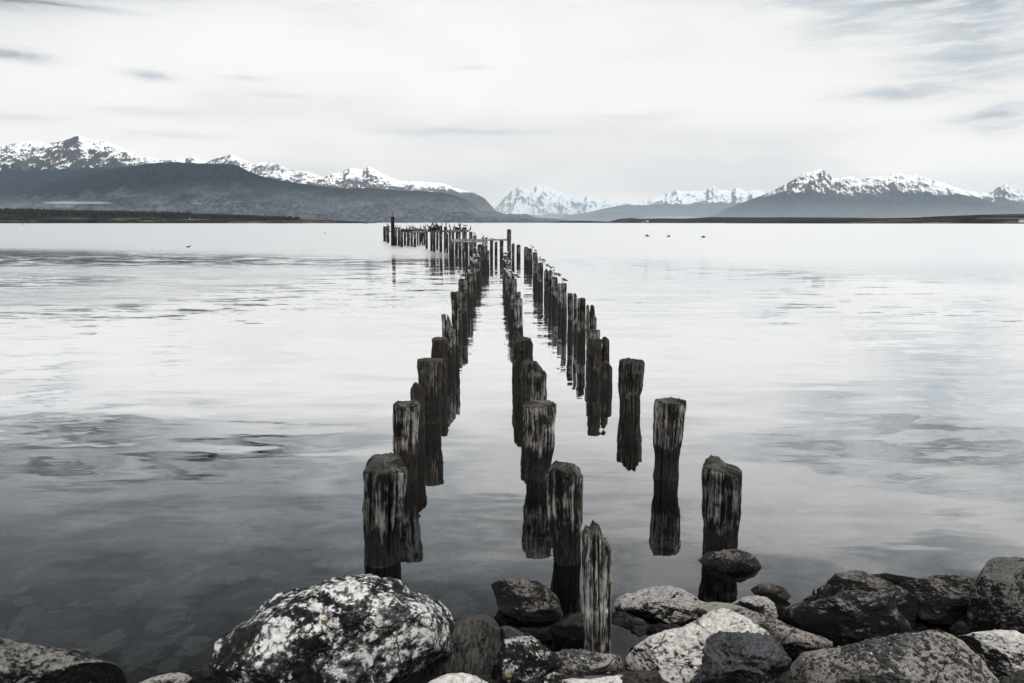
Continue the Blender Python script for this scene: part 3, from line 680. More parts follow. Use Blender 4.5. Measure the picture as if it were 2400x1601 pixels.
# beams
def beam(x0, y0, D0, x1, y1, D1, h, w, label, light=1.0, seed=1, sag=.0):
    a = at(x0, y0, D0); b = at(x1, y1, D1); L = (b - a).length; n = 60; rng = random.Random(seed)
    ax = (b - a).normalized(); sd = ax.cross(Vector((0, 0, 1))).normalized(); up = sd.cross(ax)
    V = []; m = 12
    for i in range(n + 1):
        f = i / n; c = a.lerp(b, f) - up * (sag * math.sin(f * PI))
        for k in range(m):
            t = k / m * 2 * PI; cx, cz = math.cos(t), math.sin(t); q = 1 / (abs(cx) ** 6 + abs(cz) ** 6) ** (1 / 6)
            wob = 1 + .12 * math.sin(f * 37 + k * 2.1 + seed) * math.sin(f * 11 + k)
            V.append(tuple(c - a + sd * (cx * q * w / 2 * wob) + up * (cz * q * h / 2 * wob)))
    q = [(i * m + k, i * m + (k + 1) % m, (i + 1) * m + (k + 1) % m, (i + 1) * m + k) for i in range(n) for k in range(m)]
    c0 = len(V); V.append(tuple(Vector((0, 0, 0)))); V.append(tuple(b - a))
    tr = [(k, c0, (k + 1) % m) for k in range(m)] + [(n * m + k, n * m + (k + 1) % m, c0 + 1) for k in range(m)]
    me = mesh_from('timber_beam', V, q, tr, smooth=False, attrs={'crack': np.zeros(len(V)), 'top': np.zeros(len(V))})
    o = add('timber_beam', me, WOOD, loc=a); tag(o, label, 'timber beam')
    o['seed'] = float(seed); o['light'] = float(light); o['wet'] = -5.0; o['moss'] = .0
    return o
DC = PILES['C5'][1].y
beam(1056, 562.5, DC + .35, 1197, 562.0, DC - .2, .12, .22, 'long pale beam crossing the bend of the jetty, upper and rear of two', 1.1, 3)
beam(1058, 566.0, DC - .35, 1141, 566.5, DC - .45, .13, .16, 'pale plank spiked in front of the long beam at the jetty bend', 1.3, 5)
DF = [PILES['F%d' % i][1].y for i in range(20)]
beam(947, 545.0, DF[5] - .4, 998, 543.5, DF[12] - .3, .16, .3, 'pale sagging beam along the left half of the far pier', 1.1, 7)
beam(997, 542, DF[13] + .4, 1043, 542.5, DF[17] - .45, .17, .3, 'grey beam along the middle of the far pier', .8, 9)
beam(1049, 542.5, PILES['B1'][1].y - .4, 1095, 541.5, PILES['B5'][1].y - .4, .22, .3, 'pale beam across the rear piles above the long beam', 1.1, 13)
beam(904, 542.3, DF[0] - .5, 917, 542.2, PILES['T'][1].y - .4, .10, .12, 'short dark rail joining the left end piles to the tall steel pile', .25, 15)

# seaweed / nest heaps on the far pier deck
def heap(x0, x1, yt, yb, D, label, seed):
    a = at(x0, yb, D); b = at(x1, yb, D); hh = at(x0, yt, D).z - a.z; rng = random.Random(seed); V, T = [], []
    for i in range(260):
        f = rng.random(); p = a.lerp(b, f) - a; p.y += rng.uniform(-.4, .4)
        env = .5 + .5 * math.sin(f * 23 + seed) ** 2
        p.z += rng.random() * hh * env
        d = Vector((rng.gauss(0, 1), rng.gauss(0, 1), rng.gauss(0, .5))).normalized() * rng.uniform(.12, .3)
        e = Vector((rng.gauss(0, 1), rng.gauss(0, 1), rng.gauss(0, 1))).normalized() * .05
        k = len(V); V += [tuple(p - d), tuple(p + d), tuple(p + e), tuple(p - e * .6 + Vector((0, 0, .05)))]
        T += [(k, k + 1, k + 2), (k, k + 2, k + 3), (k, k + 3, k + 1), (k + 1, k + 3, k + 2)]
    m, t, out = material('dry_weed'); P = t.new('ShaderNodeTexCoord').outputs['Object']
    principled(t, out, t.mix(t.map(t.noise(P, 6.0, 3.0), .4, .6), (.012,.01,.009), (.12,.10,.085)), 1.0, spec=0)
    o = add('nest', mesh_from('nest', V, tris=T, smooth=False), m, loc=a); return tag(o, label, 'nest')
heap(940, 962, 536, 544, DF[5], 'bank of nest rubble on the left part of the far pier', 1)
heap(962, 1000, 535, 544, DF[10] + .3, 'long ragged nest heap on the middle of the far pier', 2)
heap(1006, 1030, 531, 541, DF[14] + .3, 'tall dark nest heap under the thickest cluster of cormorants', 3)
heap(1066, 1080, 533, 541, PILES['B3'][1].y, 'nest heap on the rear piles above the long beam', 4)

# ------------------------------------------------------------------ birds
def m_plain(name, c, rough=.8, c2=None):
    m, t, out = material(name); P = t.new('ShaderNodeTexCoord').outputs['Object']
    n = t.noise(P, 30.0, 3.0, .6)
    principled(t, out, t.mix(n, c, c2 or tuple(x * .7 for x in c)), rough, spec=.2); return m
MW = m_plain('white_plumage', (.78, .78, .77)); MG = m_plain('slate_plumage', (.055, .058, .064)); MB = m_plain('black_plumage', (.010, .010, .012))
MS = m_plain('grey_plumage', (.22, .225, .235)); MO = m_plain('dark_bill', (.05, .04, .035)); MH = m_plain('brown_hood', (.05, .045, .043))
def loft(rings, n=14, name='m'):
    V, Q = [], []
    for (x, z, ry, rz, tl) in rings:      # centre x,z; half width, half height; tilt of ring
        for k in range(n):
            t = k / n * 2 * PI; a = rz * math.sin(t)
            V.append((x - a * math.sin(tl), ry * math.cos(t), z + a * math.cos(tl)))
    m = len(rings)
    for i in range(m - 1):
        for k in range(n): Q.append((i * n + k, i * n + (k + 1) % n, (i + 1) * n + (k + 1) % n, (i + 1) * n + k))
    c = len(V); V += [(rings[0][0], 0, rings[0][1]), (rings[-1][0], 0, rings[-1][1])]
    T = [(c, (k + 1) % n, k) for k in range(n)] + [(c + 1, (m - 1) * n + k, (m - 1) * n + (k + 1) % n) for k in range(n)]
    return mesh_from(name, V, Q, T)
# gull, facing +x, feet at the origin, 0.42 m long
gull_body = loft([(.205,.262,.006,.006,0),(.195,.265,.020,.022,0),(.165,.270,.030,.033,0),(.135,.262,.032,.036,-.2),(.11,.235,.034,.038,-.7),(.09,.205,.045,.05,-.6),(.05,.170,.068,.074,-.3),(0,.150,.076,.076,0),(-.06,.142,.060,.055,.1),(-.11,.138,.042,.036,.1),(-.145,.132,.028,.016,.1),(-.18,.126,.022,.006,.1)], name='body')
gull_hood = loft([(.208,.263,.008,.008,0),(.198,.267,.023,.025,0),(.165,.273,.033,.036,0),(.140,.268,.032,.034,-.2),(.128,.262,.026,.028,-.3)], name='hood')
gull_beak = loft([(.252,.250,.002,.002,0),(.240,.256,.006,.006,0),(.200,.264,.009,.010,0)], 8, 'beak')
def wing_mesh(s):
    return loft([(.055,.190,.008,.012,0),(.02,.185,.016,.028,0),(-.04,.172,.018,.036,.1),(-.10,.158,.014,.028,.15),(-.14,.148,.009,.014,.15),(-.195,.138,.004,.005,.15)], 10, 'wing')
def legs_mesh(): 
    return loft([(.0,.10,.006,.006,PI/2),(.0,.05,.005,.005,PI/2),(.002,.008,.005,.005,PI/2),(.03,.002,.012,.003,0)], 6, 'leg')
corm_body = loft([(.10,.50,.008,.008,0),(.09,.505,.020,.020,0),(.06,.510,.027,.026,0),(.03,.495,.022,.026,-1.0),(.025,.45,.020,.024,-1.4),(.03,.39,.026,.034,-1.4),(.035,.32,.05,.06,-1.35),(.02,.24,.066,.078,-1.2),(-.01,.16,.066,.076,-1.1),(-.05,.09,.045,.05,-1.0),(-.09,.03,.03,.02,-1.0),(-.13,-.03,.026,.008,-1.0)], name='body')
corm_breast = loft([(.042,.46,.012,.012,-1.4),(.052,.40,.018,.020,-1.4),(.074,.33,.032,.028,-1.35),(.076,.25,.044,.034,-1.2),(.050,.17,.042,.034,-1.1),(.02,.11,.022,.018,-1.0)], name='breast')
corm_beak = loft([(.17,.505,.002,.002,0),(.16,.506,.006,.006,0),(.095,.507,.009,.009,0)], 8, 'beak')
corm_wing = loft([(.01,.33,.008,.02,-1.3),(-.01,.27,.016,.045,-1.2),(-.045,.18,.016,.048,-1.1),(-.08,.10,.012,.03,-1.1),(-.12,.02,.005,.008,-1.0)], 10, 'wing')
gull_wing = wing_mesh(1); leg_me = legs_mesh()
for me, mt in ((gull_body, MW), (gull_hood, MH), (gull_beak, MO), (gull_wing, MG), (leg_me, MO), (corm_body, MB), (corm_breast, MW), (corm_beak, MO), (corm_wing, MB)): me.materials.append(mt)
def bird(kind, loc, face, label, group, sc=1.0, dark=False, breast=True):
    e = bpy.data.objects.new('gull' if kind == 'gull' else 'cormorant', None); COL.objects.link(e)
    e.location = loc; e.rotation_euler = (0, -.2 if kind == 'gull' else 0, face); e.scale = (sc,) * 3
    tag(e, label, 'gull' if kind == 'gull' else 'cormorant', group)
    def part(n, me, p=(0, 0, 0), rx=0, my=1):
        o = bpy.data.objects.new(n, me); COL.objects.link(o); o.parent = e; o.location = p; o.rotation_euler = (rx, 0, 0); return o
    if kind == 'gull':
        part('body', gull_body); part('beak', gull_beak)
        if dark: part('hood', gull_hood)
        part('wing', gull_wing, (0, .058, 0), -.12); part('wing', gull_wing, (0, -.058, 0), .12)
        for y_ in (.022, -.022): part('leg', leg_me, (.0, y_, 0)).rotation_euler = (0, .2, 0)
    else:
        part('body', corm_body); part('beak', corm_beak)
        if breast: part('breast', corm_breast)
        part('wing', corm_wing, (0, .056, 0), -.1); part('wing', corm_wing, (0, -.056, 0), .1)
    return e
def top_of(key, off=0.0):
    o, b, H, R1, tx = PILES[key]
    me = o.data; n = len(me.vertices); co = np.empty(n * 3, dtype=np.float32); me.vertices.foreach_get('co', co); co = co.reshape(-1, 3)
    x = (tx - b.x) + off * R1
    d = (co[:, 0] - x) ** 2 + co[:, 1] ** 2
    near = d < (R1 * .35) ** 2
    z = co[near, 2].max() if near.any() else H
    return Vector((b.x + x, b.y, z))
LEFT, RIGHT, AWAY, TOWARD = PI, 0.0, PI / 2, -PI / 2
gg = 'gulls perched along the jetty piles'
gl_ = [('L8',-.5,LEFT+.5,1,'gull facing left on the nearest occupied pile of the left row'),
 ('L9',.1,LEFT+.6,1,'gull with folded dark wings, second in the left row'),
 ('L10',-.2,LEFT+.9,0,'white-breasted gull facing the camera, third in the left row'),
 ('L10',.8,.3,1,'dark-backed gull beside the white-breasted one, left row'),
 ('L11',-.6,LEFT+.4,1,'dark-headed gull perched lowest in the roost of the left row'),
 ('L11',.4,LEFT+1.0,0,'pale gull in the roost of the left row'),
 ('L14',0,LEFT+.3,0,'white gull at the upper left of the left-row roost'),
 ('L13',-.5,LEFT,0,'grey gull on the wide pile at the far end of left row'),
 ('L13',.4,-1.2,0,'bright white gull on the right half of the wide far pile'),
 ('M8',-.7,-2.2,0,'big white gull with tail down, nearest gull of the middle row'),
 ('M8',.4,LEFT,1,'gull crouching with long tail to the right, middle row'),
 ('M9',-.4,-2.6,0,'pale gull behind the nearest one, middle row'),
 ('M9',.7,2.6,1,'dark-winged gull leaning left in the middle row flock'),
 ('M10',-.5,LEFT+.2,0,'white gull in the centre of the middle row flock'),
 ('M10',.6,-.4,1,'dark-backed gull facing right in the middle row flock'),
 ('M11',-.6,LEFT+.4,1,'black-winged gull at the upper left of middle row flock'),
 ('M11',.6,.2,1,'gull with spread dark tail on top of the middle row flock'),
 ('R10',-.7,LEFT,1,'lone hooded gull with long wing tips, nearest gull of the right row'),
 ('R12',-.3,LEFT-.5,0,'white-chested gull of the close pair, right row'),
 ('R12',.6,LEFT-.2,1,'darker gull of the close pair, right row'),
 ('R13',0,LEFT-.7,0,'pale gull above and left of the close pair, right row'),
 ('R14',0,LEFT,1,'gull sitting level above the water gap, right row'),
 ('R15',-.1,LEFT+1.1,0,'white gull facing the camera beyond the water gap, right row'),
 ('R15',.7,LEFT,1,'dark gull with tail pointing right beyond the water gap'),
 ('R17',-.3,LEFT,0,'pale gull second from the far end of the right row'),
 ('R18',.6,LEFT,1,'farthest gull of the right row'),
 ('C8',0,LEFT,1,'lone dark-backed gull above the long beam')]
for k, off, face, dk, lab in gl_:
    p = top_of(k, off); p.y += random.Random(lab).uniform(-.05, .05)
    bird('gull', p, face, lab, gg, .72, bool(dk))
cg2 = 'cormorants and gulls crowding the far pier'
def perch(px, py, D): return at(px, py, D)
cl_ = [('cormorant','T',.3,RIGHT,'white-breasted cormorant alone on top of the tall steel pile'),
 ('gull','F1',-.5,LEFT,'left one of two gulls on the left end pile of the far pier'), ('gull','F1',.5,RIGHT,'right one of two gulls on the left end pile of the far pier'),
 ('gull','F2',.2,RIGHT,'gull on the pile just right of the tall steel pile')]
for kd, k, off, face, lab in cl_: bird(kd, top_of(k, off), face, lab, cg2, 1.05)
deck = [(933,536,0,'upright cormorant'),(937,536,1,'hunched cormorant'),(953,537,1,'tall cormorant'),(960,535,0,'dark cormorant'),(963,535,1,'dark cormorant'),(967,535,0,'cormorant'),(969,535,1,'cormorant'),
 (974,538,0,'cormorant'),(986,535,1,'cormorant'),(994,534,0,'cormorant'),(997,533,1,'cormorant'),(1003,532,0,'cormorant'),(1013,528,1,'cormorant'),(1017,531,0,'cormorant'),(1021,531,1,'cormorant'),(1024,532,0,'cormorant'),(1027,533,0,'cormorant')]
for i, (px, py, d, _) in enumerate(deck):
    D = PILES['F3'][1].y if px < 945 else (DF[5] if px < 962 else DF[10] + .3 if px < 1004 else DF[14] + .3)
    bird('cormorant', at(px, py + 3.0, D), RIGHT if d else LEFT, 'dark cormorant on the far pier, %s from the left among those on its deck' % (ordn[i]), cg2, 1.0, breast=(i % 3 == 0))
for k, off, kd, face, lab in [('F17',.2,'gull',LEFT,'gull on the high-headed pile of the far pier'),('B0',.4,'cormorant',RIGHT,'tall black cormorant right of the high-headed pile'),
  ('B1',-.3,'cormorant',LEFT,'cormorant on the left rear pile above the long beam'),('B2',0,'gull',LEFT,'dark-backed gull leaning left on the rear piles'),('B2',.9,'cormorant',RIGHT,'slim cormorant beside the leaning gull'),
  ('B4',-.2,'cormorant',LEFT,'white-breasted cormorant on the nest heap above the long beam'),('B4',.6,'cormorant',RIGHT,'tallest black cormorant above the long beam'),
  ('B5',-.4,'gull',LEFT,'left one of two gulls on the stout rear pile'),('B5',.5,'gull',LEFT,'right one of two gulls on the stout rear pile'),
  ('B6',-.3,'cormorant',RIGHT,'cormorant on the pile right of the two gulls'),('B7',-.5,'gull',LEFT,'small gull on the last rear pile before the open beam'),
  ('F18',0,'cormorant',LEFT,'left one of two white cormorants low by the bend'),('F19',0,'cormorant',LEFT,'right one of two white cormorants low by the bend')]:
    bird(kd, top_of(k, off), face, lab, cg2, 1.0)
# flying and swimming birds
def flyer(px, py, D, span, face, roll, label, mat):
    V, T = [], []
    def strip(pts, w):
        for s in (1,):
            k = len(V)
            for (x, y, z, c) in pts: V.extend([(x + c / 2, y, z + .012), (x - c / 2, y, z + .004), (x, y, z - .012)])
            for i in range(len(pts) - 1):
                a = k + 3 * i; b = a + 3
                T.extend([(a, b, b + 1), (a, b + 1, a + 1), (a + 1, b + 1, b + 2), (a + 1, b + 2, a + 2), (a + 2, b + 2, b), (a + 2, b, a)])
    me = loft([(.28,.0,.004,.004,0),(.2,.012,.03,.03,0),(.12,0,.045,.045,0),(0,0,.06,.055,0),(-.12,0,.045,.035,0),(-.26,.0,.035,.008,0)], 10, 'body')
    e = bpy.data.objects.new('flying_gull', None); COL.objects.link(e); e.location = at(px, py, D); e.rotation_euler = (roll, 0, face)
    tag(e, label, 'flying gull', 'birds flying low over the lake')
    o = add('body', me, mat, e)
    for s in (1, -1):
        V, T = [], []
        h = span / 2
        strip([(0, s * .03, .0, .16), (.04, s * h * .4, .10, .15), (.02, s * h * .75, .06, .10), (-.08, s * h, -.02, .02)], 0)
        add('wing', mesh_from('wing', V, tris=T), mat, e)
    return e
flyer(1517, 553, 70, .45, 2.6, .5, 'leftmost of three dark birds flying low right of the jetty', MG)
flyer(1567, 554, 68, .45, .6, -.5, 'middle one of three dark birds flying low right of the jetty', MG)
flyer(1648, 556, 66, .42, 0.2, .1, 'rightmost of three dark birds flying low right of the jetty', MG)
flyer(66, 519, 62, 1.0, 2.4, -.6, 'dark-winged gull skimming the water at the left edge', MG)
def swimmer(px, py, label, sc, mat, cat='duck'):
    p = ground(px, py)
    me = loft([(.22,.17,.004,.004,0),(.19,.175,.025,.03,0),(.15,.17,.03,.035,0),(.12,.12,.03,.04,-.8),(.10,.07,.07,.06,-.3),(.0,.05,.10,.07,0),(-.12,.05,.08,.05,0),(-.22,.09,.02,.01,.3)], 12, 'duck')
    o = add('water_bird', me, mat, loc=(p.x, p.y, -.01)); o.scale = (sc,) * 3; return tag(o, label, cat)
swimmer(442, 580, 'black water bird swimming alone in front of the dark reflections', 1.3, MB)
swimmer(762, 547, 'tiny dark bird on the water left of the far pier', 1.4, MB)

# far away: beacon, boat, huts
def beacon(px, py, D, label, h, mat):
    p = at(px, py, D)
    me = loft([(0, -1.0, .8, .8, PI/2), (0, h * .45, .7, .7, PI/2), (0, h * .48, 1.0, 1.0, PI/2), (0, h * .55, 1.0, 1.0, PI/2), (0, h * .6, .5, .5, PI/2), (0, h, .3, .3, PI/2)], 12, 'beacon')
    o = add('shore_beacon', me, mat, loc=p); return tag(o, label, 'beacon')
MWp = m_plain('white_paint', (.8, .8, .78))
beacon(445, 514, 1880, 'small white beacon tower on the left headland shore', 6, MWp)
def hut(px, py, D, w, h, label, name='house'):
    p = at(px, py, D); e = bpy.data.objects.new(name, None); COL.objects.link(e); e.location = (p.x, p.y, p.z); tag(e, label, name)
    bm = bmesh.new(); bmesh.ops.create_cube(bm, size=1); bmesh.ops.scale(bm, vec=(w, w * .6, h), verts=bm.verts); bmesh.ops.translate(bm, vec=(0, 0, h / 2), verts=bm.verts)
    me = bpy.data.meshes.new('wall'); bm.to_mesh(me); bm.free(); add('wall', me, MWp, e)
    a, b = w * .55, w * .36
    me = mesh_from('roof', [(-a, -b, h), (a, -b, h), (a, b, h), (-a, b, h), (-a, 0, h * 1.5), (a, 0, h * 1.5)], [(0, 1, 2, 3), (0, 4, 5, 1), (2, 5, 4, 3)], [(0, 3, 4), (1, 5, 2)], smooth=False)
    add('roof', me, m_plain('roof_sheet', (.25, .25, .26)), e)
hut(1517, 521.2, 2800, 9, 5, 'white farm shed on the shoreline right of the jetty')
hut(1508, 521.4, 2790, 5, 3, 'smaller white shed left of the farm shed on the shoreline')
hut(2393, 521.5, 1480, 8, 4, 'white hut at the right edge of the far shore')
def boat(px, py, L, label):
    p = ground(px, py); e = bpy.data.objects.new('boat', None); COL.objects.link(e); e.location = p; tag(e, label, 'boat')
    me = loft([(L*.5,.9,.02,.1,0),(L*.4,.6,.5,.5,0),(L*.1,.5,.9,.6,0),(-L*.4,.5,.8,.6,0),(-L*.5,.6,.7,.5,0)], 12, 'hull'); add('hull', me, MG, e)
    me = loft([(L*.1,1.5,.5,.5,0),(L*.08,1.6,.6,.7,0),(-L*.2,1.6,.6,.7,0),(-L*.22,1.5,.5,.5,0)], 8, 'cabin'); add('cabin', me, MS, e)
boat(858, 524.2, 7, 'small dark boat moored off the tip of the left headland')

# ------------------------------------------------------------------ rocks
def m_rock(name, dark, light, cover=.5, scale=6.0, ochre=0.0, speck=.5, stretch=(1, 1, 1), rough=.85, spec=.2, wetline=None, nzw=.13, pink=0.0, bump=.03, fine_s=40.0, rot=(0, 0, 0), soft=.03, pebble=False):
    m, t, out = material(name)
    P = t.new('ShaderNodeTexCoord').outputs['Object']; Ps = t.mapping(P, stretch, rot=rot)
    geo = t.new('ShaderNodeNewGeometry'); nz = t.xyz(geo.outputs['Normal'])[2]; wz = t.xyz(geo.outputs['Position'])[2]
    big = t.noise(Ps, scale * .35, 5.0, .6, .4); mid = t.noise(Ps, scale, 7.0, .68, .5); fine = t.noise(Ps, fine_s, 6.0, .7, .3)
    f = t.m('ADD', t.m('MULTIPLY', mid, .42), t.m('MULTIPLY', big, .26)); f = t.m('ADD', f, t.m('MULTIPLY', fine, .32))
    f = t.m('ADD', f, t.m('MULTIPLY', t.m('SUBTRACT', nz, .35), nzw))  # more lichen on upturned faces; also paints in sky-lit tops and shaded sides
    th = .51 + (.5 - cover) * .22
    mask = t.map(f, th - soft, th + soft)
    cav = t.map(fine, .3, .62)
    lc = t.mix(cav, tuple(c * .38 for c in light), light)
    dc = t.mix(t.map(fine, .42, .68), tuple(c * .35 for c in dark), tuple(min(c * 1.9, 1) for c in dark))
    if pink: lc = t.mix(t.m('MULTIPLY', t.map(t.noise(P, 2.5, 4.0), .5, .68), pink), lc, (light[0] * .95, light[1] * .72, light[2] * .62))
    crust = t.map(t.m('ADD', f, t.m('MULTIPLY', t.m('SUBTRACT', big, .5), .25)), th - .07, th + .01)
    dc = t.mix(t.m('MULTIPLY', crust, .55), dc, tuple(a * .7 + b * .22 for a, b in zip(dark, light)))
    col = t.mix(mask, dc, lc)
    # fractures
    cw = t.vm('ADD', Ps, t.vm('SCALE', t.noise(Ps, 2.5, 4.0, .6, color=True), scale=.45))
    cr = t.m('MULTIPLY', t.map(t.vor(cw, 2.6, feature='DISTANCE_TO_EDGE'), .022, .0), t.map(t.noise(Ps, 2.0, 2.0), .46, .56))
    col = t.mix(t.m('MULTIPLY', cr, .85), col, tuple(c * .2 for c in dark))
    # dark pits
    pit = t.map(t.noise(Ps, fine_s * .45, 4.0, .6, .6), .60, .68)
    col = t.mix(t.m('MULTIPLY', pit, speck), col, tuple(c * .4 for c in dark))
    if ochre:
        v = t.vor(t.vm('ADD', P, t.vm('SCALE', t.noise(P, 20.0, 3.0, color=True), scale=.03)), 9.0)
        sel = t.map(t.vor(P, 9.0, out='Color'), 1.0 - ochre - .02, 1.0 - ochre + .02)
        spot = t.m('MULTIPLY', t.map(t.m('MULTIPLY_ADD', fine, .10, v), .235, .17), sel)
        col = t.mix(t.m('MULTIPLY', spot, .85), col, (.17, .115, .045))
    h = t.m('ADD', t.m('MULTIPLY', mid, .6), t.m('MULTIPLY', fine, .35))
    h = t.m('SUBTRACT', h, t.m('MULTIPLY', cr, .9))
    if pebble:
        pa = t.attr('peb')
        pc = t.ramp(pa, [(0, (.03, .031, .033)), (.4, (.065, .064, .062)), (.75, (.11, .105, .098)), (.95, (.18, .175, .165)), (1, (.5, .49, .47))])
        isp = t.m('GREATER_THAN', pa, 0.001)
        col = t.mix(isp, col, t.vm('SCALE', pc, scale=t.m('MULTIPLY_ADD', fine, .8, .6)))
    r = rough
    if wetline is not None:
        wf = t.map(t.m('MULTIPLY_ADD', t.m('SUBTRACT', mid, .5), .25, wz), wetline + .06, wetline - .04)
        col = t.mix(wf, col, t.mix(fine, (.003, .003, .003), (.018, .017, .014))); r = t.m('MULTIPLY_ADD', wf, -.3, rough)
    principled(t, out, col, r, h, bump, .9, spec=spec)
    return m

_ico = {}
def ico(sub):
    if sub not in _ico:
        bm = bmesh.new(); bmesh.ops.create_icosphere(bm, subdivisions=sub, radius=1.0)
        v = np.array([x.co[:] for x in bm.verts]); f = np.array([[q.index for q in p.verts] for p in bm.faces]); bm.free(); _ico[sub] = (v, f)
    return _ico[sub]
def rock(poly, Y, mat, label, depth=.8, grow=1.0, sub=6, seed=1, amp=.05, cuts=10, cutk=.86, freq=2.2, rid=.5, pebbles=0, name='boulder', cat='boulder', group='shore boulders', flat=.9, strat=None):
    P = np.array(poly, float)
    # area centroid
    x, y = P[:, 0], P[:, 1]; x2, y2 = np.roll(x, -1), np.roll(y, -1); c = x * y2 - x2 * y; A_ = c.sum() / 2
    cx, cy = ((x + x2) * c).sum() / (6 * A_), ((y + y2) * c).sum() / (6 * A_)
    C = at(cx, cy, Y); d = (C - cam.location).normalized()
    X = Vector((1, 0, 0)); X = (X - d * X.dot(d)).normalized(); U = X.cross(d) * -1
    if U.z < 0: U = -U
    Zc = -d; DD = (C - cam.location).length
    pl = []
    for a, b in P:
        r = Vector(ray(a, b)); s = DD / r.dot(d); q = cam.location + r * s - C
        pl.append((q.dot(X), q.dot(U)))
    pl = np.array(pl)
    # polar radius by ray casting
    TH = np.linspace(-PI, PI, 721); RR = np.zeros_like(TH); a, b = pl, np.roll(pl, -1, 0)
    for i, th in enumerate(TH):
        cs, sn = math.cos(th), math.sin(th); e = b - a; den = cs * e[:, 1] - sn * e[:, 0]; den = np.where(abs(den) < 1e-9, 1e-9, den)
        t = (a[:, 0] * e[:, 1] - a[:, 1] * e[:, 0]) / den; s = (a[:, 0] * sn - a[:, 1] * cs) / den
        ok = (t > 0) & (s >= -1e-6) & (s <= 1 + 1e-6); RR[i] = t[ok].max() if ok.any() else RR[i - 1]
    RR = np.convolve(np.concatenate([RR[-4:-1], RR, RR[1:4]]), np.ones(7) / 7, 'valid')
    v, f = ico(sub)
    size = float(np.sqrt(abs(A_)) / (np.ptp(P[:, 0])) * np.ptp(pl[:, 0]))
    th = np.arctan2(v[:, 1], v[:, 0]); rho = np.sqrt(v[:, 0] ** 2 + v[:, 1] ** 2)
    r2 = np.interp(th, TH, RR)
    rp = np.sin(np.arcsin(np.clip(rho, 0, 1)) ** 1.0) ** flat
    hx = r2 * np.cos(th) * rp; hy = r2 * np.sin(th) * rp
    T = depth * size * .5
    hz = np.sign(v[:, 2]) * np.abs(v[:, 2]) ** .65 * T
    p = np.stack([hx, hy, hz], -1)
    rng = np.random.default_rng(seed)
    for i in range(int(cuts * 1.6)):
        n = rng.normal(size=3); n[2] = abs(n[2]) * 1.1 + .15; n /= np.linalg.norm(n)
        dd = p @ n; lim = dd.max() * rng.uniform(cutk - .16, cutk + .08)
        over = np.clip(dd - lim, 0, None); p = p - over[:, None] * n * .93
    # keep the traced outline after the chips are off
    tb = np.arctan2(p[:, 1], p[:, 0]); rb = np.hypot(p[:, 0], p[:, 1]); ib = ((tb + PI) / (2 * PI) * 120).astype(int) % 120
    mx = np.zeros(120); np.maximum.at(mx, ib, rb); tgt = grow * np.interp((np.arange(120) + .5) / 120 * 2 * PI - PI, TH, RR)
    sc = np.where(mx > 0, tgt / np.maximum(mx, 1e-6), 1.0); sc = np.convolve(np.concatenate([sc[-2:], sc, sc[:2]]), np.ones(5) / 5, 'valid')
    ang = (np.arange(-1, 121) + .5) / 120 * 2 * PI - PI
    kk = np.interp(tb, ang, np.concatenate([sc[-1:], sc, sc[:1]]))
    p[:, 0] *= kk; p[:, 1] *= kk
    s = freq / size
    q = p * s + seed * 3.7
    if strat is not None: q = q * np.array(strat)
    n1 = fbm(q[:, 0], q[:, 1], q[:, 2], 4, seed, .5); n2 = ridged(q[:, 0] * 1.7, q[:, 1] * 1.7, q[:, 2] * 1.7, 6, seed + 4, .6)
    n3 = fbm(q[:, 0] * 9, q[:, 1] * 9, q[:, 2] * 9, 4, seed + 8, .6)
    nv = p / np.maximum(np.linalg.norm(p, axis=1, keepdims=True), 1e-6)
    p = p + nv * (size * amp * (n1 * 1.1 + rid * (n2 - .5) + .42 * n3))[:, None]
    M = np.array([X[:], U[:], Zc[:]])
    wv = p @ M
    faces = f; peb = np.zeros(len(wv))
    if pebbles:
        v0, f0 = ico(2); vis = np.where((wv[:, 2] > -.25) & (p[:, 2] > -T * .1))[0]
        allv, allf, allp = [wv], [f], [peb]; off = len(wv)
        ctr = wv.mean(0)
        # rough vertex normals
        nrm = np.zeros_like(wv); fn = np.cross(wv[f[:, 1]] - wv[f[:, 0]], wv[f[:, 2]] - wv[f[:, 0]])
        for k in range(3): np.add.at(nrm, f[:, k], fn)
        nrm /= np.maximum(np.linalg.norm(nrm, axis=1, keepdims=True), 1e-9)
        for i in rng.choice(vis, min(pebbles, len(vis)), replace=False):
            a = abs(rng.normal(.0, .0042)) + .0032; sz = np.array([a * rng.uniform(1.2, 2.2), a, a * rng.uniform(.3, .5)])
            n = nrm[i] + rng.normal(size=3) * .25; n /= np.linalg.norm(n)
            t1 = np.cross(n, [0.2, .1, 1.0]) ; t1 += rng.normal(size=3) * .15; t1 -= n * (t1 @ n); t1 /= np.linalg.norm(t1); t2 = np.cross(n, t1)
            if (nrm[i] @ (wv[i] - ctr)) < 0: pass
            vv = (v0 * (1 + .12 * rng.normal(size=(len(v0), 1)) * .4)) * sz
            allv.append(wv[i] + vv @ np.array([t1, t2, n])); allf.append(f0 + off); off += len(v0)
            allp.append(np.full(len(v0), float(np.clip(rng.random() ** 1.5, .01, 1))))
        wv = np.vstack(allv); faces = np.vstack(allf); peb = np.concatenate(allp)
    o = add(name, mesh_from(name, wv, tris=faces, attrs={'peb': peb}), mat, loc=C)
    tag(o, label, cat, group)
    return o
D_ = (450, 1300, .3403); E_ = (1100, 1300, .2552); F_ = (1600, 1250, .3403); G_ = (0, 1300, .2552); C_ = (1200, 1050, .3507)
r_white = m_rock('lichen_granite', (.014,.014,.015), (.66,.66,.64), .42, 6.5, ochre=.40, speck=.8, bump=.035, fine_s=30, soft=.022, nzw=.04)
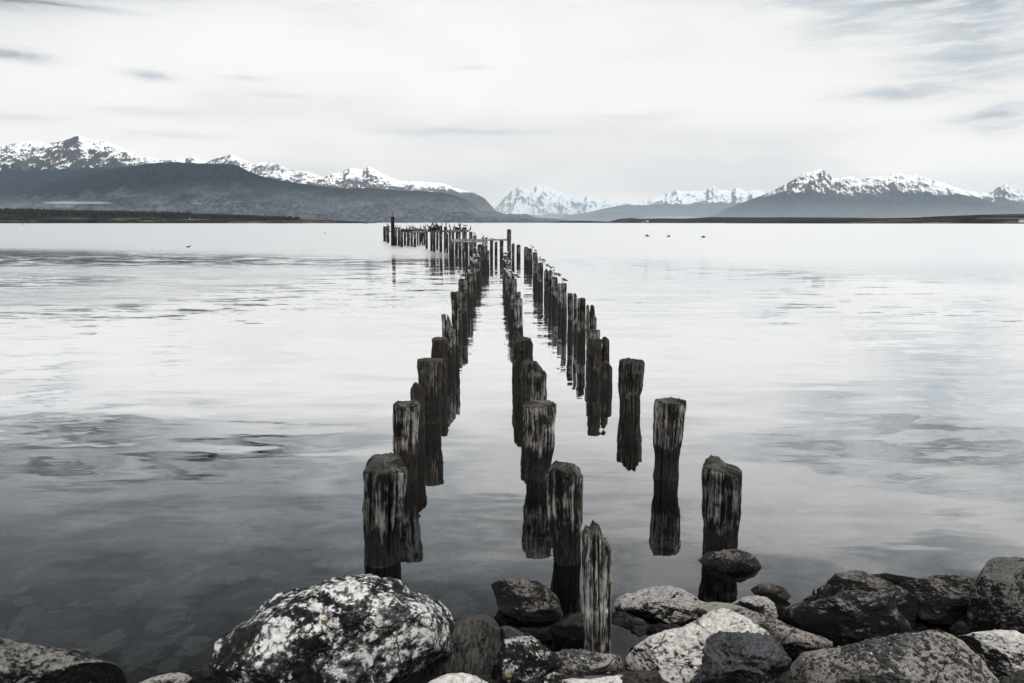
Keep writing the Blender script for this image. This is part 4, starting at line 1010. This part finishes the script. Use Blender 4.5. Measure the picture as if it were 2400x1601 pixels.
r_pale = m_rock('pale_granite', (.018,.018,.018), (.66,.63,.59), .60, 6.0, ochre=.30, speck=.9, pink=.6, bump=.03, fine_s=34, stretch=(1,1,2.0), rot=(0,.5,0), soft=.03)
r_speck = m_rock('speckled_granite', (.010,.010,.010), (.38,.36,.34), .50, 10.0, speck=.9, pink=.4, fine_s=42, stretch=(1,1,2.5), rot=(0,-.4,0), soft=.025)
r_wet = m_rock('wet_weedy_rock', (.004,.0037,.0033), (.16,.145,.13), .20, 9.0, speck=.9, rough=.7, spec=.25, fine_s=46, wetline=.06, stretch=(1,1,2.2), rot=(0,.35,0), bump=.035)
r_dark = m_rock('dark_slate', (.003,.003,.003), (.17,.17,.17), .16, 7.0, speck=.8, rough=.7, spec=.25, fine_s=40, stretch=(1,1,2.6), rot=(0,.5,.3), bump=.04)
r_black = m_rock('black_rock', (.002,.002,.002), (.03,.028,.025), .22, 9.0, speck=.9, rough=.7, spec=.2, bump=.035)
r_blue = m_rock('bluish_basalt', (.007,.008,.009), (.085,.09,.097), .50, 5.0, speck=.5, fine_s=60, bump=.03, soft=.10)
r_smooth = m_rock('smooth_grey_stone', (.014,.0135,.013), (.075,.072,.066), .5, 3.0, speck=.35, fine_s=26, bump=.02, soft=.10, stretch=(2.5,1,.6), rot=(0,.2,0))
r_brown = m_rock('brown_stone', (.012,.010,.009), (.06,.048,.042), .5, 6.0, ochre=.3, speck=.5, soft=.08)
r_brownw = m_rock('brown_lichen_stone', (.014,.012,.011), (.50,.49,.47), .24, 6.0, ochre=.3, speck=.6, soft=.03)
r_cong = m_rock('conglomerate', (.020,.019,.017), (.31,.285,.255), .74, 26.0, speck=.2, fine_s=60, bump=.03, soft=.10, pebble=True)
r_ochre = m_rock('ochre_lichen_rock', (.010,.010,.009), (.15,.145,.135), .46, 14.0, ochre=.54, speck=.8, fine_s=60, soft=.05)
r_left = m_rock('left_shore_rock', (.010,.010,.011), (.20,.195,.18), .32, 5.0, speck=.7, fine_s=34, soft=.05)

rock(Z([(163,680),(198,560),(348,460),(438,400),(488,330),(598,270),(728,220),(868,205),(1038,175),(1098,163),(1208,163),(1248,180),(1388,180),(1438,200),(1468,245),(1478,262),(1578,262),(1678,285),(1738,335),(1798,400),(1838,460),(1866,540),(1838,600),(1738,690),(1638,760),(1538,830),(1438,890),(1238,960),(938,1000),(538,990),(238,930),(178,790)], *D_), 3.95, r_white, 'largest boulder, black rock blotched with white lichen and ochre dots', .95, 1.05, 7, 2, .045, 9, .88)
rock(Z([(1620,600),(1800,460),(1900,420),(2000,395),(2060,410),(2110,460),(2130,580),(2135,680),(2080,800),(2040,900),(1950,1000),(1600,1000),(1540,860)], *D_), 4.3, r_smooth, 'smooth upright grey boulder leaning on the right end of the white boulder', .8, 1.0, 6, 5, .03, 7, .85, rid=.3)
rock(Z([(1560,960),(1640,870),(1760,815),(1860,810),(1960,830),(2050,890),(2100,980),(1900,1050),(1600,1050)], *D_), 3.6, r_pale, 'small rounded pinkish stone at the bottom edge below the upright grey boulder', .9, 1.0, 5, 6, .02, 3)
rock(Z([(190,270),(260,225),(370,210),(500,215),(620,240),(700,280),(760,330),(820,400),(850,480),(850,560),(800,630),(700,670),(600,670),(480,640),(380,590),(280,520),(240,440),(225,380),(200,330)], *E_), 5.0, r_wet, 'rounded weedy rock in the water left of the split post', .85, 1.0, 6, 7, .05, 8, .88)
rock(Z([(270,670),(330,650),(400,670),(520,740),(430,790),(290,800)], *E_), 4.55, r_smooth, 'small grey wedge stone at the waterline beside the upright boulder', .8, 1.0, 4, 8, .03, 4)
rock(Z([(380,680),(520,670),(640,690),(740,710),(760,780),(640,820),(480,780)], *E_), 4.62, r_black, 'flat black wet stone under the weedy rock', .8, 1.0, 5, 81, .06, 6)
rock(Z([(720,700),(760,640),(840,610),(900,580),(960,540),(1020,520),(1090,560),(1100,800),(1020,910),(880,920),(760,880),(710,800)], *E_), 4.72, r_black, 'black rock with a pale nick just left of the split post', .9, 1.0, 5, 9, .07, 8)
rock(Z([(190,1200),(220,1020),(290,860),(300,780),(430,745),(560,740),(640,790),(700,850),(770,890),(850,960),(840,1040),(720,1060),(680,1150),(650,1260),(300,1260)], *E_), 4.05, r_brownw, 'brown boulder with white lichen crust and yellow flecks, left of the flat slab', .9, 1.0, 6, 10, .05, 8)
rock(Z([(740,900),(900,868),(1060,870),(1180,900),(1300,910),(1410,930),(1430,1000),(1420,1080),(1300,1120),(1100,1150),(900,1160),(800,1150),(660,1170),(670,1060),(700,980)], *E_), 4.15, r_cong, 'flat pebbly slab at the foot of the split post', .8, 1.0, 6, 11, .04, 6, pebbles=500)
rock(Z([(820,1170),(900,1130),(1100,1140),(1230,1120),(1400,1105),(1500,1120),(1520,1250),(850,1260)], *E_), 3.75, r_pale, 'white stone cut off by the bottom edge below the pebbly slab', .8, 1.0, 5, 12, .05, 6)
rock(Z([(630,1180),(690,1110),(780,1080),(860,1100),(880,1180),(800,1260),(640,1260)], *E_), 3.8, r_brownw, 'small knobbly stone wedged at the left corner of the pebbly slab', .8, 1.0, 5, 121, .08, 6)
rock(Z([(1360,1150),(1450,1090),(1600,1070),(1720,1060),(1770,1120),(1780,1260),(1380,1260)], *E_), 3.7, r_brown, 'dark brown stone at the bottom edge left of the pale boulder', .8, 1.0, 5, 13, .07, 7)
rock(Z([(735,1440),(760,1380),(830,1310),(900,1260),(1000,1215),(1060,1205),(1150,1190),(1230,1140),(1300,1100),(1380,1070),(1440,1065),(1520,1090),(1580,1130),(1640,1180),(1720,1230),(1780,1320),(1740,1500),(1500,1660),(1050,1660),(960,1580),(900,1510),(800,1500),(740,1480)], *C_), 4.15, r_pale, 'big pale pinkish boulder right of the split post, pitted dark along its left', .9, 1.0, 7, 14, .04, 8, .86)
rock(Z([(30,1032),(100,960),(140,920),(145,800),(200,700),(260,680),(350,690),(480,670),(560,690),(650,690),(720,760),(770,850),(760,900),(700,960),(660,1032),(600,1110),(50,1110)], *F_), 3.62, r_blue, 'bluish charcoal broken rock leaning on the front of the pale boulder', .85, 1.0, 6, 15, .075, 14, .80, rid=.9)
rock(Z([(1310,480),(1330,420),(1370,370),(1480,350),(1600,300),(1700,288),(1840,285),(1940,310),(2040,360),(2150,430),(2300,470),(2380,500),(2280,570),(2130,620),(2000,660),(1880,690),(1770,650),(1640,620),(1500,570),(1330,540)], *E_), 5.0, r_speck, 'speckled grey-pink boulder at the water right of the split post', .85, 1.0, 6, 16, .05, 9, .84)
rock(Z([(1480,600),(1540,575),(1600,600),(1660,670),(1620,730),(1560,760),(1480,710)], *E_), 4.62, r_brown, 'small brown angular stone under the speckled boulder', .8, 1.0, 4, 17, .04, 6)
rock(Z([(1270,540),(1400,520),(1520,560),(1620,640),(1660,720),(1580,820),(1440,960),(1250,940)], *E_), 4.85, r_black, 'black hollow-faced rock right behind the split post foot', .8, 1.0, 5, 18, .08, 8)
rock(Z([(1640,640),(1800,640),(1960,660),(1900,760),(1700,800),(1600,740)], *E_), 4.75, r_black, 'black stone in the gap between speckled and pale boulders', .8, 1.0, 4, 19, .08, 6)
rock(Z([(45,205),(140,155),(160,130),(250,115),(350,105),(430,125),(500,160),(540,210),(553,250),(530,290),(420,310),(300,312),(190,300),(130,272),(80,245)], *F_), 5.75, r_wet, 'round wet rock standing in the water before the nearest right-row pile', .9, 1.0, 6, 20, .05, 9, .86)
rock(Z([(462,385),(530,350),(620,345),(700,370),(752,430),(720,462),(650,475),(560,465),(500,430)], *F_), 5.2, r_wet, 'small flat wet stone alone in the water, right of the round wet rock', .8, 1.0, 5, 21, .04, 5)
rock(Z([(320,500),(400,445),(500,430),(580,440),(630,480),(660,560),(650,640),(560,640),(450,600),(360,550)], *F_), 4.85, r_speck, 'small white-patched stone behind the pale boulder peak', .85, 1.0, 5, 22, .05, 6)
rock(Z([(90,470),(200,465),(330,480),(400,500),(560,560),(700,620),(850,680),(1000,720),(1090,765),(1000,830),(780,850),(600,800),(400,700),(100,560)], *F_), 4.5, r_cong, 'long low grey ridge rock sloping right from behind the pale boulder', .9, 1.0, 6, 23, .035, 7, .86, pebbles=450)
rock(Z([(650,560),(720,490),(820,475),(900,470),(1000,430),(1080,400),(1200,395),(1380,400),(1450,440),(1480,500),(1550,590),(1620,680),(1550,740),(1400,780),(1250,800),(1100,790),(950,740),(760,670),(660,620)], *F_), 4.55, r_dark, 'large black layered rock with a pale grey edge, centre of the right shore', .9, 1.0, 6, 24, .06, 12, .80, rid=.9)
rock(Z([(1000,340),(1080,270),(1160,248),(1230,248),(1300,280),(1400,330),(1500,370),(1600,420),(1650,470),(1650,560),(1620,680),(1400,600),(1050,480),(995,420)], *F_), 5.0, r_wet, 'rounded wet rock behind the large black layered rock', .85, 1.0, 6, 25, .045, 8, .86)
rock(Z([(912,480),(930,380),(980,350),(1015,345),(1040,430),(980,500)], *F_), 5.05, r_wet, 'narrow upright wet stone left of the rounded wet rock', .8, 1.0, 4, 26, .04, 5)
rock(Z([(822,460),(880,425),(930,415),(940,480),(860,480)], *F_), 5.1, r_wet, 'tiny wet stone barely above the water, left of the upright wet stone', .8, 1.0, 4, 27, .04, 4)
rock(Z([(1480,350),(1620,315),(1750,292),(1900,290),(2010,305),(2030,400),(2000,560),(1950,720),(1700,740),(1600,600),(1480,440)], *F_), 4.95, r_wet, 'broad dark wet rock between rounded wet rock and tall ochre rock', .85, 1.0, 6, 28, .05, 9, .84)
rock(Z([(1260,290),(1400,272),(1500,290),(1620,325),(1500,350),(1350,340)], *F_), 5.5, r_black, 'low black rock just showing behind the rounded wet rock', .8, 1.0, 4, 29, .04, 4)
rock(Z([(1985,380),(2010,330),(2060,240),(2110,170),(2160,158),(2351,155),(2500,170),(2600,300),(2620,560),(2450,760),(2150,760),(1940,735),(1925,620),(1960,520)], *F_), 4.6, r_ochre, 'tall rock at the right edge dotted with ochre lichen', .8, 1.0, 7, 30, .035, 7, .86)
rock(Z([(760,840),(950,790),(1200,755),(1400,720),(1550,690),(1700,670),(1780,665),(1880,700),(1970,770),(2080,860),(2110,920),(2190,1010),(2200,1120),(1500,1170),(700,1170),(640,1050),(700,950)], *F_), 3.75, r_cong, 'huge brown conglomerate boulder full of pebbles, bottom right', .95, 1.0, 7, 31, .04, 7, .86, pebbles=2600)
rock(Z([(1860,715),(2000,680),(2150,663),(2290,670),(2400,700),(2520,800),(2520,1010),(2250,1040),(2150,1010),(2090,920),(1960,800)], *F_), 4.1, r_pale, 'pale speckled boulder below the tall ochre rock at the right edge', .9, 1.0, 6, 32, .035, 6)
rock(Z([(2140,1050),(2250,970),(2351,935),(2500,930),(2540,1120),(2150,1120)], *F_), 3.5, r_smooth, 'grey stone in the bottom right corner', .8, 1.0, 5, 33, .04, 5)
rock(Z([(1830,660),(1900,600),(1960,620),(1980,720),(1860,740)], *F_), 4.55, r_black, 'small black stone in the cleft left of the tall ochre rock', .8, 1.0, 4, 34, .05, 5)
rock(Z([(640,520),(690,500),(700,560),(660,600)], *F_), 4.9, r_black, 'tiny black stone in the gap behind the white-patched stone', .8, 1.0, 3, 35, .05, 4)
rock([(-140, 1490)] + Z([(0,768),(100,790),(180,820),(300,840),(450,845),(600,860),(720,860),(780,880),(850,930),(930,960),(1010,970),(1100,1020),(1170,1080),(1195,1150),(1180,1320)], *G_) + [(-150, 1650)], 3.55, r_left, 'long lichen-mottled boulder in the bottom left corner', .9, 1.0, 7, 36, .05, 9, .86)
rock(Z([(1210,1200),(1400,1120),(1520,1085),(1640,1082),(1730,1100),(1790,1160),(1820,1320),(1230,1320)], *G_), 3.8, r_speck, 'low speckled stone between corner boulder and white boulder', .8, 1.0, 5, 37, .04, 5)
rock(Z([(1640,1100),(1850,990),(1940,960),(2010,1050),(2060,1180),(2050,1320),(1760,1320)], *G_), 4.2, r_black, 'black half-submerged rock at the left foot of the white boulder', .8, 1.0, 5, 38, .04, 5)
# dark stones packed in the gaps of the bank
rng = random.Random(9)
gap_lab = ['in the cleft between the weedy rock and the upright grey boulder', 'at the bottom edge below the brown lichen boulder', 'under the speckled boulder, near the split post foot', 'between the small brown stone and the pale boulder', 'below the split post beside the pale boulder', 'at the waterline left of the flat pebbly slab', 'under the long grey ridge rock', 'below the large black layered rock', 'between the black layered rock and the conglomerate boulder', 'at the foot of the tall ochre rock', 'at the bottom edge under the white boulder']
for i, (px, py, w) in enumerate([(1180,1480,40),(1215,1560,45),(1490,1500,50),(1560,1470,40),(1440,1560,40),(1230,1445,36),(1720,1420,40),(2050,1500,60),(2230,1490,50),(2330,1500,60),(1010,1590,50)]):
    k = 9; poly = [(px + w * math.cos(a / k * 2 * PI) * rng.uniform(.8, 1.3), py + w * .75 * math.sin(a / k * 2 * PI) * rng.uniform(.8, 1.2)) for a in range(k)]
    p = ground(px, py, -.05)
    rock(poly, p.y + .15, r_black, 'dark gap stone ' + gap_lab[i], .9, 1.0, 4, 60 + i, .06, 5, group='black stones filling the gaps', name='gap_stone', cat='stone')

# pale stones under the shallow water
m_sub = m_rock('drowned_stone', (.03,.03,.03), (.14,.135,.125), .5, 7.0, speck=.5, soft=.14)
SUBST = [(1835,1305,52,1,'broad pale stone under the water, right of the round wet rock'),(1470,1338,50,1,'pale streaky stone under the water, right of the split post'),
 (1000,1352,58,1,'pale drowned stone just right of the nearest left-row pile'),(1075,1402,50,1,'drowned stone between the white boulder and the weedy rock'),
 (2205,1312,55,1,'drowned stone near the tall ochre rock'),
 (400,1432,42,1,'drowned stone farthest out, left of the white boulder'),(452,1500,34,1,'drowned stone nearest the left flank of the white boulder'),
 (330,1522,44,1,'drowned stone above the low speckled stone at the bottom left'),(250,1490,34,1,'drowned stone off the tip of the corner boulder'),(300,1382,32,1,'small drowned stone out on the left, alone')]
for i, (px, py, hw, br, lab) in enumerate(SUBST):
    g = ground(px, py, -.28 if py > 1280 else -.4); v, f = ico(4); sd = 90 + i
    r = hw / F_PX * g.length
    q = v * 1.5 + sd
    n = fbm(q[:, 0], q[:, 1], q[:, 2], 4, sd, .6)
    vv = v * (1 + .55 * n)[:, None] * np.array([r, r * (1.5 - .1 * (i % 4)), r * .3])
    zb = float(bed_z(np.array(g.x), np.array(g.y)))
    o = add('drowned_stone', mesh_from('drowned_stone', vv, tris=f, attrs={'peb': np.zeros(len(vv))}), m_sub, loc=(g.x, g.y, max(zb + .02, -.34)))
    tag(o, lab, 'stone', 'drowned stones near the bank')

mist(180, 476, 80, 5.0, 4300, .0040, 'white mist streak low on the left hillside')
mist(150, 484.5, 24, 5.0, 4250, .0040, 'small puff of mist below the long streak on the left hillside')
mist(464, 477, 13, 3.0, 4300, .006, 'tiny puff of mist on the dark hill')
mist(1575, 509.5, 70, 3, 17000, .0012, 'thin white mist bank at the foot of the middle right range')

def fog_bank(c, r, dens, label):
    nx, ny = 41, 31; V = []
    for i in range(nx):
        u = i / (nx - 1) * 2 - 1
        for j in range(ny):
            w = j / (ny - 1) * 2 - 1
            h = (1 - abs(w)) ** 1.7 * (1 - abs(u) ** 3) * (1 + .22 * math.sin(u * 9 + c[0]) + .12 * math.sin(u * 23))
            V.append((u * r[0], w * r[1], h * r[2] + .3))
    n = len(V); V += [(x, y, .1) for x, y, z in V]
    q = grid_quads(nx, ny); q2 = q[:, ::-1] + n; side = []
    for i in range(nx - 1):
        for j in (0, ny - 1):
            k = [i * ny + j, (i + 1) * ny + j, (i + 1) * ny + j + n, i * ny + j + n]; side.append(k if j else k[::-1])
    for j in range(ny - 1):
        for i in (0, nx - 1):
            k = [i * ny + j, i * ny + j + 1, i * ny + j + 1 + n, i * ny + j + n]; side.append(k[::-1] if i else k)
    m, t, out = material('mist'); v = t.new('ShaderNodeVolumePrincipled')
    v.inputs['Color'].default_value = (.86, .94, 1, 1); v.inputs['Density'].default_value = dens
    t.l.new(v.outputs[0], out.inputs['Volume'])
    tag(add('mist', mesh_from('mist', V, np.vstack([q, q2, np.array(side)])), m, loc=c), label, kind='stuff')
fog_bank((-2300, 4600, 0), (6000, 1100, 230), 1.7e-4, 'thin bluish mist lying along the foot of the dark left hill')
fog_bank((6500, 10300, 0), (8500, 1500, 560), 1.1e-4, 'thin bluish mist along the foot of the right range')

# ------------------------------------------------------------------ haze
bm = bmesh.new(); bmesh.ops.create_cube(bm, size=1)
bmesh.ops.scale(bm, vec=(150000, 75000, 3403), verts=bm.verts); bmesh.ops.translate(bm, vec=(0, 19500, 1697.5), verts=bm.verts)
me = bpy.data.meshes.new('haze'); bm.to_mesh(me); bm.free()
m, t, out = material('haze_air'); v = t.new('ShaderNodeVolumePrincipled')
v.inputs['Color'].default_value = (.76, .89, 1.0, 1); v.inputs['Density'].default_value = 2.05e-5
t.l.new(v.outputs[0], out.inputs['Volume'])
hz = add('haze', me, m); tag(hz, kind='stuff'); hz['label'] = 'pale haze filling the air over the lake'
